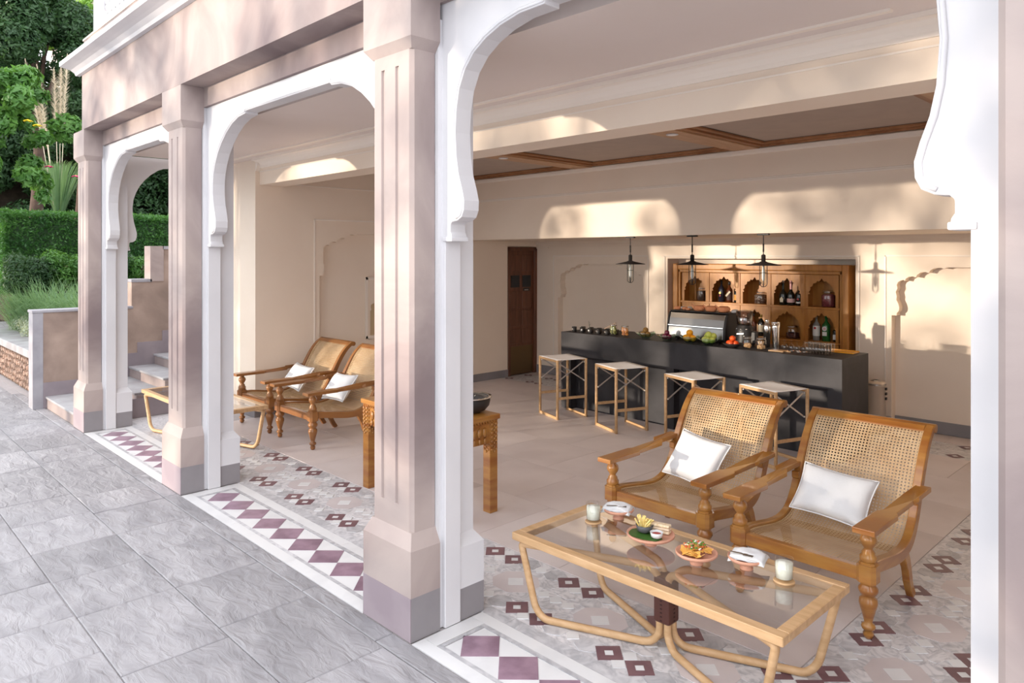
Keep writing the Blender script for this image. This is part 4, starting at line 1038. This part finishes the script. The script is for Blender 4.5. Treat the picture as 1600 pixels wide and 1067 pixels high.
# biscuit jars, shaker, napkins
jar(-4.20, 7.99, BT, .058, .150, mat('biscuit', (.72, .46, .24), .7, (.60, .35, .16), 20), 'glass jar of biscuits, left of the jar of bread sticks', .35, chunk=.02)
t = jar(-4.03, 7.99, BT, .062, .155, mat('bread_stick', (.74, .50, .26), .7, (.65, .4, .2), 20), 'glass jar of bread sticks, right of the biscuit jar', .3, chunk=.016)
m = MB()
for k in range(7):
    a = k*.9; m.tube([(.03*math.cos(a), .03*math.sin(a), .03), (-.035*math.cos(a+.4), .03*math.sin(a+.4), .10)], .007, 6)
m.build('sticks', mat('bread_stick', (.74, .50, .26)), t, kind='stuff')
sh_ = thing('cocktail_shaker', 'tall steel cocktail shaker behind the biscuit jars', 'shaker', (-4.11, 8.30, BT))
MB().lathe([(.035, 0), (.045, .19), (.047, .195), (.043, .25), (.030, .29), (.024, .30)], n=22).build('steel_body', chrome, sh_)
MB().lathe([(.024, .30), (.024, .325), (.016, .335)], n=16).build('cap', chrome, sh_)
s2 = thing('steel_beaker', 'steel mixing beaker beside the cocktail shaker', 'beaker', (-4.02, 8.34, BT))
MB().lathe([(.035, 0), (.046, .24), (.050, .30), (.047, .30), (.033, .01)], n=22, closed=False).build('beaker_wall', chrome, s2)
MB().lathe([(.0505, .296), (.0505, .303)], n=22, closed=False).build('rolled_rim', chrome, s2)
bd = thing('serving_board', 'small wooden board at the edge of the bar beside the jars', 'board', (-3.84, 8.02, BT)); MB().box(-.09, .09, -.06, .06, 0, .014).build('board_slab', oak, bd, bevel=.004)
MB().tube([(.09, 0, .007), (.15, 0, .007)], .009, 6).build('handle', oak, bd)
gcl = mat('wine_glass_clear', (.85, .83, .82), .05, trans=.85)
for i in range(7):
    x = -3.90+.075*i; y_ = 8.32+.02*(i % 2)
    t = thing('stacked_coupe', '%s small upturned stemmed glass from the left, behind the wooden board' % ORD[i], 'glass', (x, y_, BT), 0, 'small glasses behind the board')
    MB().lathe([(.034, 0), (.036, .03), (.02, .055), (.004, .062)], n=14, closed=False).build('cup', jglass, t)
    MB().lathe([(.004, .062), (.004, .095), (.028, .10)], n=12, closed=False).build('stem_and_foot', jglass, t)
for i in range(6):
    t = thing('napkin_ring', 'shiny wire ring lying in a scatter in front of the small glasses', 'ring', (-3.76+.05*i, 8.06+.04*(i % 3), BT+.006), 0, 'scatter of wire rings on the bar')
    MB().tube([(.022*math.cos(a), .022*math.sin(a), .004) for a in [2*PI*k/14 for k in range(14)]], .004, 5, closed=True).build('ring_wire', chrome, t)
    MB().ball((.022, 0, .008), .006, 6, 4).build('bead', terra, t)
for i in range(16):
    x = -3.52+.034*(i//2)+.01; y_ = 8.06+(.085 if i % 2 else 0)
    t = thing('tumbler', '%s from the left in the %s row of clear tumblers near the bar end' % (ORD[i//2], 'back' if i % 2 else 'front'), 'glass', (x, y_, BT), .0, 'tumblers in a tight row')
    MB().lathe([(.020, .0), (.024, .004), (.029, .125), (.027, .125), (.021, .012), (.001, .01)], n=14, closed=False).build('glass_wall', jglass, t)
    MB().lathe([(.0285, .123), (.0295, .128), (.0270, .127)], n=14, closed=False).build('rim', gcl, t)
tr = thing('amber_tray', 'bright amber tray at the back right corner of the bar', 'tray', (-3.30, 8.47, BT)); MB().box(-.20, .17, -.09, .09, 0, .012).build('tray_plate', mat('amber_lacquer', (.72, .32, .01), .35), tr, bevel=.004)
MB().box(-.20, .17, .082, .09, .012, .02).build('tray_lip', mat('amber_lacquer', (.72, .32, .01)), tr)
# waste bin and pipe
bn = thing('pedal_bin', 'pale steel bin standing by the wall right of the bar', 'bin', (-3.30, 9.55, 0))
MB().lathe([(.11, 0), (.115, .01), (.115, .58), (.12, .585), (.12, .62), (.10, .64)], n=26).build('bin_body', mat('pale_steel', (.62, .54, .46), .35, metal=.5), bn)
MB().lathe([(.121, .60), (.121, .615), (.03, .655)], n=26, closed=False).build('bin_lid', steel, bn)
for k in range(3): MB().box(.115, .13, -.02, .02, .42+.06*k, .45+.06*k).build('hinge_clip', iron, bn)

# ---- on the coffee table
TZ = .518
K_ = .96
TC = lambda x, y: (x*K_, y*K_)
def drink(x, y, label):
    x, y = x*K_, y*K_
    t = thing('drink_glass', label, 'glass', (x, y, TZ+.012))
    MB().lathe([(.039, .0), (.0445, .004), (.047, .112), (.044, .112), (.042, .010), (.001, .008)], n=24, closed=False).build('glass_wall', jglass, t)
    MB().lathe([(.001, .011), (.041, .012), (.0430, .088), (.001, .088)], n=24, closed=False).build('pale_drink', mat('cloudy_lime_drink', (.84, .86, .76), .25, (.88, .90, .82), 20), t)
    c = thing('coaster', 'round wooden coaster under the drink at the '+('left' if x < -2.4 else 'right')+' end of the near table', 'coaster', (x, y, TZ)); MB().lathe([(.050, 0), (.053, .003), (.053, .008), (.050, .011)], n=26).build('disc', oak, c)
    MB().lathe([(.053, .005), (.054, .006), (.053, .007)], n=26, closed=False).build('rim', oak, c)
drink(-3.035, 3.70, 'cloudy pale drink at the left end of the near coffee table'); drink(-1.765, 3.76, 'cloudy pale drink at the right end of the near coffee table')
def plate(x, y, r, label, foot=True, z=TZ):
    x, y = x*K_, y*K_
    t = thing('clay_plate', label, 'plate', (x, y, z))
    hz = .045 if foot else 0
    MB().lathe([(r*.5, hz), (r*.9, hz+.004), (r, hz+.014), (r, hz+.024), (r*.955, hz+.026), (r*.90, hz+.014), (.001, hz+.013)], n=36, closed=True).build('dish', terrap, t)
    if foot: MB().lathe([(.034, 0), (.036, .008), (.024, .022), (.03, .05)], n=20).build('pedestal', terrap, t)
    return hz+.014
def napkin(x, y, z, rz, label):
    x, y = x*K_, y*K_
    m = MB(); N = 14; v = []
    for L_ in range(4):
        for j in range(N+1):
            for i in range(N+1):
                u = i/N-.5; q = j/N-.5
                dr = max(0, math.hypot(u, q)*.2-.06); v.append((u*(.19-.006*L_), q*(.15-.005*L_), .004+.006*L_+.003*math.sin(u*9+L_)*math.cos(q*7)-dr*.35))
    k = (N+1)**2
    for L_ in range(4): m.f += [[L_*k+j*(N+1)+i, L_*k+j*(N+1)+i+1, L_*k+(j+1)*(N+1)+i+1, L_*k+(j+1)*(N+1)+i] for j in range(N) for i in range(N)]
    m.v = v; m.sm = [True]*len(m.f); m.mi = [0]*len(m.f)
    o = m.build('napkin', cush, None, (x, y, z)); o.rotation_euler = (0, 0, rz); s = o.modifiers.new('solid', 'SOLIDIFY'); s.thickness = .004
    tag(o, label, 'napkin')
def fork(x, y, z, rz, label):
    x, y = x*K_, y*K_
    t = thing('fork', label, 'cutlery', (x, y, z), rz)
    MB().bar([(0, 0, .004), (.06, 0, .006), (.075, 0, .004)], .003, .010, (0, 0, 1)).build('handle', mat('dark_steel', (.25, .22, .19), .3, metal=.9), t)
    MB().box(.075, .095, -.012, .012, .002, .005).build('fork_head', mat('dark_steel', (.25, .22, .19)), t)
    for k in range(4): MB().box(.095, .125, -.011+.0065*k, -.0085+.0065*k, .002, .0045).build('tine', mat('dark_steel', (.25, .22, .19)), t)
hz = plate(-2.96, 3.87, .098, 'small clay pedestal plate under the left folded napkin')
napkin(-2.965, 3.875, TZ+hz+.016, math.radians(20), 'folded white napkin on the left pedestal plate'); fork(-3.00, 3.795, TZ+hz+.030, math.radians(35), 'dark fork on the left napkin')
hz = plate(-1.985, 3.765, .098, 'small clay pedestal plate under the right folded napkin')
napkin(-1.98, 3.78, TZ+hz+.016, math.radians(15), 'folded white napkin on the right pedestal plate'); fork(-2.055, 3.705, TZ+hz+.030, math.radians(10), 'dark fork on the right napkin')
hz = plate(-2.555, 3.66, .138, 'large clay plate carrying the fries and dips', True)
z = TZ+hz
lf = tag(MB().prism([(-.11, -.055), (-.06, -.085), (.02, -.08), (.09, -.05), (.10, 0), (.05, .05), (-.03, .07), (-.10, .04), (-.125, -.01)], 'z', 0, .003).build('banana_leaf', mat('banana_leaf', (.03, .09, .015), .4, (.05, .13, .02), 8), None, (-2.4624, 3.4992, z)), 'piece of dark green leaf under the bowl of fries', 'leaf')
fb = thing('fries_bowl', 'small dark bowl filled with fries', 'bowl', (-2.4960, 3.5136, z+.004))
MB().lathe([(.025, 0), (.042, .010), (.052, .045), (.049, .045), (.03, .012), (.001, .01)], n=22, closed=False).build('bowl_shell', mat('slate_glaze', (.09, .09, .095), .45), fb)
m = MB(); rr = random.Random(3)
for k in range(46):
    a = rr.uniform(0, 2*PI); q = rr.uniform(0, .03); b_x, b_y = q*math.cos(a), q*math.sin(a)
    m.bar([(b_x, b_y, .02+rr.uniform(0, .03)), (b_x*1.7+rr.uniform(-.02, .02), b_y*1.7+rr.uniform(-.02, .02), .065+rr.uniform(0, .03))], .007, .007, (.3, .8, .1))
m.build('fries', mat('golden_fries', (.86, .66, .20), .5, (.90, .74, .34), 40), fb, kind='stuff')
kb = thing('ketchup_bowl', 'little white bowl of ketchup beside the fries', 'bowl', (-2.3952, 3.4896, z+.004))
MB().lathe([(.02, 0), (.032, .008), (.038, .034), (.035, .034), (.02, .012), (.001, .01)], n=22, closed=False).build('bowl_shell', mwhite, kb)
MB().lathe([(.001, .024), (.030, .024)], n=18, closed=False).build('ketchup', mat('ketchup', (.35, .02, .015), .25), kb)
sw = thing('sandwich', 'toasted sandwich half behind the fries', 'food', (-2.4288, 3.5760, z+.004), math.radians(15))
for k, mm in ((0, 0), (1, 1), (2, 0)): MB().box(-.06, .06, -.022, .022, .018*k, .018*k+.016).build(('bread_slice', 'filling')[mm], (mat('toast', (.66, .46, .27), .8, (.80, .68, .50), 60), mat('sandwich_filling', (.72, .55, .40), .6))[mm], sw, bevel=.004)
hz = plate(-2.215, 3.62, .113, 'clay pedestal plate heaped with loaded nachos')
z = TZ+hz
nc = thing('nachos', 'heap of nacho chips with sauce on the middle plate', 'food', (-2.1264, 3.4752, z))
NM = [mat('nacho_chip', (.72, .34, .06), .6, (.80, .48, .12), 40), mat('red_salsa', (.55, .09, .03), .4), mat('sour_cream', (.84, .80, .72), .4), mat('fresh_herb', (.10, .22, .03), .5), mat('dark_bean', (.10, .03, .02), .4)]
m = MB()
for k in range(60):
    a = rr.uniform(0, 2*PI); q = .08*math.sqrt(rr.random()); h_ = .045*(1-(q/.085)**1.3)*rr.random()
    M_ = Matrix.Translation((q*math.cos(a), q*math.sin(a), .012+h_)) @ Matrix.Rotation(rr.uniform(-.8, .8), 4, 'X') @ Matrix.Rotation(rr.uniform(-.8, .8), 4, 'Y') @ Matrix.Rotation(rr.uniform(0, 6), 4, 'Z')
    m.M = M_; m.prism([(-.018, -.012), (.018, -.012), (0, .02)], 'z', -.001, .001)
m.M = None; m.build('chips', NM[0], nc, kind='stuff')
for mi_, n_, r_, nm in ((1, 16, .007, 'salsa'), (2, 14, .006, 'sour_cream'), (3, 14, .008, 'herb_leaves'), (4, 12, .005, 'beans')):
    m = MB()
    for k in range(n_):
        a = rr.uniform(0, 2*PI); q = .065*math.sqrt(rr.random()); m.ball((q*math.cos(a), q*math.sin(a), .035+.035*(1-q/.08)), (r_, r_*rr.uniform(.6, 1.4), r_*.5), 6, 4)
    m.build(nm, NM[mi_], nc, kind='stuff')

# ================================================================= PLANTING
rng = np.random.default_rng(11)
def leaf_cloud(name, blobs, n, size, m, parent, up=.35, wd=.42, floor_z=-1):
    # blobs: (cx, cy, cz, rx, ry, rz); leaves sit near the blob surfaces, each a folded blade of four triangles
    B = np.array(blobs, float); vol = (B[:, 3]*B[:, 4]*B[:, 5])**(2/3); idx = rng.choice(len(B), n, p=vol/vol.sum())
    d = rng.normal(size=(n, 3)); d /= np.linalg.norm(d, axis=1)[:, None]
    rad = 1-.38*rng.random(n)**2; c = B[idx, :3]+d*B[idx, 3:]*rad[:, None]
    nrm = d+rng.normal(size=(n, 3))*.55; nrm[:, 2] += up; nrm /= np.linalg.norm(nrm, axis=1)[:, None]
    t = np.cross(nrm, rng.normal(size=(n, 3))); t /= np.linalg.norm(t, axis=1)[:, None]; b = np.cross(nrm, t)
    s = size*(.6+.8*rng.random(n))[:, None]
    v = np.empty((n, 4, 3)); v[:, 0] = c-t*s*.5; v[:, 1] = c+b*s*wd*.5-nrm*s*.06; v[:, 2] = c+t*s*.5-nrm*s*.1; v[:, 3] = c-b*s*wd*.5-nrm*s*.06
    me = bpy.data.meshes.new(name); me.vertices.add(n*4); me.vertices.foreach_set('co', v.reshape(-1))
    me.loops.add(n*4); me.loops.foreach_set('vertex_index', np.arange(n*4, dtype=np.int32)); me.polygons.add(n)
    me.polygons.foreach_set('loop_start', np.arange(0, n*4, 4, dtype=np.int32)); me.update(calc_edges=True); me.materials.append(m)
    o = bpy.data.objects.new(name, me); C.objects.link(o)
    if parent: o.parent = parent
    o['kind'] = 'stuff'
    return o
def blobs(x0, x1, y0, y1, z0, z1, n, r, seed=1):
    q = random.Random(seed); return [(q.uniform(x0, x1), q.uniform(y0, y1), q.uniform(z0, z1), r*q.uniform(.7, 1.3), r*q.uniform(.7, 1.3), r*q.uniform(.6, 1.1)) for _ in range(n)]
MB().box(-60, -12.46, 2.9, 7.4, -.3, .58).build('planting_bed', soil, kind='structure')
MB().box(-60, -17.2, 3.5, 30, .58, 1.4).build('terrace_bed', soil, kind='structure')
MB().box(-60, -20.2, 2.9, 40, 1.4, 3.0).build('upper_terrace', soil, kind='structure')
MB().box(-60, -12.46, 7.5, 40, -.3, 2.3).build('stair_terrace', soil, kind='structure')
MB().box(-70, -20, -2.5, 2.5, -.3, -.02).box(-70, 30, -45, -2.5, -.3, -.02).build('pavement_far', slab, kind='structure')
def hedge(name, label, x0, x1, y0, y1, z0, z1, m, n, size, cat='hedge'):
    t = thing(name, label, cat, ((x0+x1)/2, (y0+y1)/2, z0)); h = z1-z0
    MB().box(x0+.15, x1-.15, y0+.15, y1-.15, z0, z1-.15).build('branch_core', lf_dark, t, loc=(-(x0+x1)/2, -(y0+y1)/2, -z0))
    o = leaf_cloud('foliage', [(0, 0, 0, 1, 1, 1)], n, size, m, t)
    # reshape onto the box surface
    co = np.empty(n*12); o.data.vertices.foreach_get('co', co); co = co.reshape(n, 4, 3); ctr = co.mean(1)
    q = rng.random((n, 3)); fc = rng.choice(3, n, p=(.4, .3, .3)); P = np.empty((n, 3))
    P[:, 0] = x0+(x1-x0)*q[:, 0]; P[:, 1] = y0+(y1-y0)*q[:, 1]; P[:, 2] = z0+h*q[:, 2]
    P[fc == 0, 1] = y0+.10*q[fc == 0, 0]; P[fc == 1, 2] = z1-.12*q[fc == 1, 0]**2; P[fc == 2, 0] = x1-.12*q[fc == 2, 1]
    P += rng.normal(size=P.shape)*.03
    co += (P-ctr)[:, None, :]; co[:, :, 0] -= (x0+x1)/2; co[:, :, 1] -= (y0+y1)/2; co[:, :, 2] -= z0
    o.data.vertices.foreach_set('co', co.reshape(-1)); o.data.update(); return t
hedge('clipped_hedge', 'bright green clipped hedge on the terrace left of the column', -20.1, -18.7, 2.95, 7.2, 1.4, 3.2, lf_hedge, 34000, .075)
hedge('clipped_hedge', 'clipped hedge seen through the arch above the stairs', -17.3, -14.0, 7.8, 9.2, 2.3, 3.1, lf_hedge, 9000, .08)
def tuft(name, label, x, y, z, n, L, spread, m, cat='grass', wd=.012):
    t = thing(name, label, cat, (x, y, z)); b = MB(); q = random.Random(int(x*100+y*10))
    for k in range(n):
        a = q.uniform(0, 2*PI); l = L*q.uniform(.6, 1.1); r0 = q.uniform(0, spread*.3); rr_ = q.uniform(.3, 1)*spread; pts = []
        for j in range(6):
            f_ = j/5; pts.append(Vector((math.cos(a)*(r0+rr_*f_**1.4), math.sin(a)*(r0+rr_*f_**1.4), l*(f_-.55*f_**3*(rr_/spread)))))
        sd2 = Vector((-math.sin(a), math.cos(a), 0)); v = []
        for j, p in enumerate(pts): w2 = wd*(1-.9*(j/5)**1.5); v += [p+sd2*w2, p-sd2*w2]
        b.add(v, [(2*j, 2*j+1, 2*j+3, 2*j+2) for j in range(5)], True)
    b.build('blades', m, t, kind='stuff'); return t
LB = ['leftmost', 'second', 'third', 'fourth', 'fifth', 'sixth']
LB.append('seventh')
for i in range(7): tuft('ornamental_grass', '%s arching grass clump above the rubble wall, counted from the left' % LB[i], -17.6+.56*i, 3.22+.09*i, .58, 330, 1.45, .95, lf_grass)
for i in range(4):
    t = thing('silver_shrub', '%s low silvery grey shrub along the rubble wall' % ('leftmost', 'second', 'third', 'nearest the stairs,')[i], 'shrub', (-16.9+.62*i, 3.12, .70))
    leaf_cloud('foliage', blobs(-.35, .35, -.12, .12, .06, .32, 9, .16, i), 3600, .045, lf_grey, t, wd=.35); MB().tube([(0, 0, -.1), (.03, 0, .3)], .02, 6).build('stem', bark, t)
for i in range(5):
    t = thing('leafy_shrub', '%s glossy green shrub in the row below the clipped hedge' % LB[i], 'shrub', (-17.75+.12*i, 3.2+.72*i, 1.4))
    leaf_cloud('foliage', blobs(-.35, .35, -.35, .35, .1, .72, 12, .27, 20+i), 6500, .075, lf_mid if i % 2 else lf_dark, t); MB().tube([(0, 0, 0), (0, 0, .6)], .04, 6).build('stem', bark, t)
for i, (x, y, z) in enumerate(((-13.6, 6.4, .58), (-13.5, 5.3, .58))):
    t = thing('leafy_shrub', ('green shrub behind the stair wall, farther one', 'green shrub just over the stair coping')[i], 'shrub', (x, y, z))
    leaf_cloud('foliage', blobs(-.4, .4, -.4, .4, .3, 1.9, 12, .35, 30+i), 7000, .085, lf_hedge, t); MB().tube([(0, 0, 0), (0, 0, .8)], .04, 6).build('stem', bark, t)
rw2 = thing('terrace_wall', 'grey and brown stone terrace wall seen through the stair arch', 'wall', (0, 0, 0), kind='structure')
MB().box(-24, -17.3, 9.6, 9.9, 2.3, 3.75).build('wall_core', mortar, rw2); MB().box(-24, -17.2, 9.5, 10.0, 3.75, 3.9).build('coping', tread, rw2)
for k in range(90):
    s0 = SM[k % 5]; o = s0.copy(); C.objects.link(o); o.parent = rw2; o.location = (-21.9+.30*(k % 15)+R.uniform(-.04, .04), 9.59, 2.45+.22*(k//15)); o.scale = (.29, .1, .2); o.rotation_euler = (0, R.uniform(-.3, .3), 0)
def tree(name, label, x, y, z, H, crown, m, n, size, tr_=.16, lean=0.0, core=True):
    t = thing(name, label, 'tree', (x, y, z))
    MB().tube(cat_rom([(0, 0, 0), (lean*.3, .1, H*.3), (lean*.6, 0, H*.6), (lean, 0, H*.85)], 4), [tr_*(1-.05*k) for k in range(13)], 10).build('trunk', bark, t)
    q = random.Random(int(x*7+y)); bm_ = MB()
    for k in range(6):
        c = crown[k % len(crown)]; bm_.tube([(lean*.5, 0, H*.45), ((c[0]+lean)/2, c[1]/2, (H*.55+c[2])/2+.2), (c[0], c[1], c[2])], [tr_*.5, tr_*.32, tr_*.12], 7)
    bm_.build('branches', bark, t)
    leaf_cloud('foliage', crown, n, size, m, t); return t
tree('dark_tree', 'tall dark tree with a bare trunk behind the hedge at far left', -22.6, 4.3, 3.0, 6, blobs(-1.0, 1.0, -1.6, 1.1, 2.9, 6.6, 24, .62, 3), lf_dark, 52000, .13, .17)
tree('bright_tree', 'sunlit bright green tree at the top of the picture', -25.5, 6.0, 3.0, 6.6, blobs(-.9, .9, -1.1, .8, 5.7, 7.2, 14, .42, 5), lf_light, 15000, .12, .14)
tree('broadleaf_tree', 'leafy tree whose drooping branches reach in from the left edge', -16.9, 1.5, -.02, 5.0, blobs(-.7, .7, -.8, 1.6, 3.7, 5.9, 26, .26, 6)+blobs(-.5, .5, .6, 2.35, 4.5, 5.9, 15, .20, 16)+blobs(-.4, .4, .6, 1.9, 3.4, 4.1, 9, .17, 17), lf_mid, 13000, .15, .12)
cv = thing('climber_bank', 'dark wall of creepers behind everything at the left', 'creeper', (-28, 8, 3.0))
leaf_cloud('foliage', blobs(-.5, .5, -6, 10, 0, 4.2, 80, .8, 8), 80000, .17, lf_dark, cv); MB().box(-1.2, -.8, -8, 12, 0, 4.4).build('bank', soil, cv)
cv2 = thing('climber_bank', 'dark creepers seen through the arch over the stairs', 'creeper', (-19, 10.6, 2.3))
leaf_cloud('foliage', blobs(-2.5, 3.5, 0, .5, .8, 4.2, 40, .8, 12), 30000, .17, lf_dark, cv2); MB().box(-4, 5, .6, .8, 0, 4.5).build('bank', soil, cv2)
# flowers and plumes
fm = mat('magenta_petal', (.62, .03, .15), .5); ym = mat('yellow_petal', (.85, .62, .02), .5)
for i, (x, y, z, mm, lb) in enumerate(((-16.1, 2.95, 4.75, ym, 'yellow blossom on the left tree, upper of two'), (-16.1, 3.1, 4.68, ym, 'yellow blossom on the left tree, lower of two'), (-16.9, 3.45, 4.0, fm, 'magenta blossom in the dark foliage'), (-17.0, 3.95, 3.85, fm, 'magenta blossom beside the facade column'))):
    t = thing('blossom', lb, 'flower', (x, y, z)); b = MB()
    for k in range(5):
        a = 2*PI*k/5; b.M = Matrix.Rotation(a, 4, 'Z') @ Matrix.Translation((.05, 0, 0)) @ Matrix.Rotation(.4, 4, 'Y'); b.ball((0, 0, 0), (.045, .03, .008), 8, 4)
    b.M = None; b.build('petals', mm, t); MB().ball((0, 0, .01), .018, 6, 4).build('flower_centre', ym, t)
pg_ = thing('pampas_grass', 'tall grass with cream feathery plumes beside the facade', 'grass', (-20.7, 4.45, 3.0))
tb = MB()
for k in range(220):
    a = R.uniform(0, 2*PI); sp2 = R.uniform(.1, .9); pts = [Vector((math.cos(a)*sp2*f_, math.sin(a)*sp2*f_, 2.3*(f_-.35*f_**3))) for f_ in (0, .3, .6, .85, 1)]
    sd2 = Vector((-math.sin(a), math.cos(a), 0)); v = []
    for j, p in enumerate(pts): w2 = .011*(1-.2*j); v += [p+sd2*w2, p-sd2*w2]
    tb.add(v, [(2*j, 2*j+1, 2*j+3, 2*j+2) for j in range(4)], True)
tb.build('blades', lf_grass, pg_, kind='stuff')
for k, (dx, dy, h0, h1) in enumerate(((-.55, -.62, 2.3, 4.1), (-.30, -.42, 2.2, 3.95), (.02, -.12, 2.3, 3.85), (.25, .12, 2.4, 4.2), (-.5, -.35, 1.9, 3.0), (.1, .02, 2.6, 3.9))):
    b = MB(); n = 420; base = Vector((dx*.55, dy*.55, h0)); tip = Vector((dx, dy, h1)); ax = (tip-base)
    for i in range(n):
        f_ = R.random(); p = base+ax*f_; a = R.uniform(0, 2*PI); l = .13*math.sin(PI*min(.97, f_*.85+.12)); d = Vector((math.cos(a), math.sin(a), .9)).normalized()*l*1.5
        s_ = Vector((-math.sin(a), math.cos(a), 0))*.006; b.add([p+s_, p-s_, p+d], [(0, 1, 2)])
    b.tube([(dx*.1, dy*.1, .2), base, tip], [.008, .007, .003], 5); b.build('plume', plume, pg_)
# distant house
dh = thing('distant_house', 'pale house glimpsed between the trees and the facade', 'building', (-36, 11.2, 3.0))
MB().box(-4, 4, -3, 3, 0, 9.3).build('walls', mat('pale_house_wall', (.72, .62, .55), .7), dh); MB().box(-4.3, 4.3, -3.3, 3.3, 9.3, 9.6).build('cornice', white, dh)
m = MB()
for k in range(24): m.box(-4.2+.36*k, -4.1+.36*k, -3.25, -3.15, 9.6, 10.5)
for k in range(17): m.box(4.12, 4.22, -3.2+.38*k, -3.1+.38*k, 9.6, 10.5)
m.build('balusters', white, dh, kind='stuff'); MB().box(-4.3, 4.3, -3.3, 3.3, 10.5, 10.65).build('balustrade_rail', white, dh)
for k in range(3): MB().box(4.0, 4.03, -2.2+1.7*k, -1.3+1.7*k, 6.2, 8.0).build('window', mat('dark_pane', (.02, .02, .022)), dh)

# ---- garden trees across the forecourt: they stand left of the picture, dapple the sun and show in the reflections
GT = ((-16.5, -10.5, 6.6, 'garden tree across the forecourt, nearest the stairs'), (-11.5, -13.5, 7.2, 'garden tree across the forecourt, second from the stairs'), (-20.5, -5.5, 6.0, 'garden tree beside the rubble wall, outside the left edge'),
      (-7.0, -16.0, 7.0, 'garden tree across the forecourt, third from the stairs'), (-5.0, -10.5, 6.6, 'added shade tree nearest the bar end of the forecourt'))  # last, densest tree is added out of view to shade the right column
for i, (x, y, h, lb) in enumerate(GT):
    tree('garden_tree', lb, x, y, 0, h, blobs(-2.8, 2.8, -2.2, 2.2, 1.6, h-.3, 34, .50, 50+i), lf_mid, 11000 if i == 4 else 6200, .17, .12)
hedge('garden_hedge', 'long low hedge across the forecourt', -14, 12, -14.5, -13.5, 0, 1.6, lf_hedge, 20000, .12)
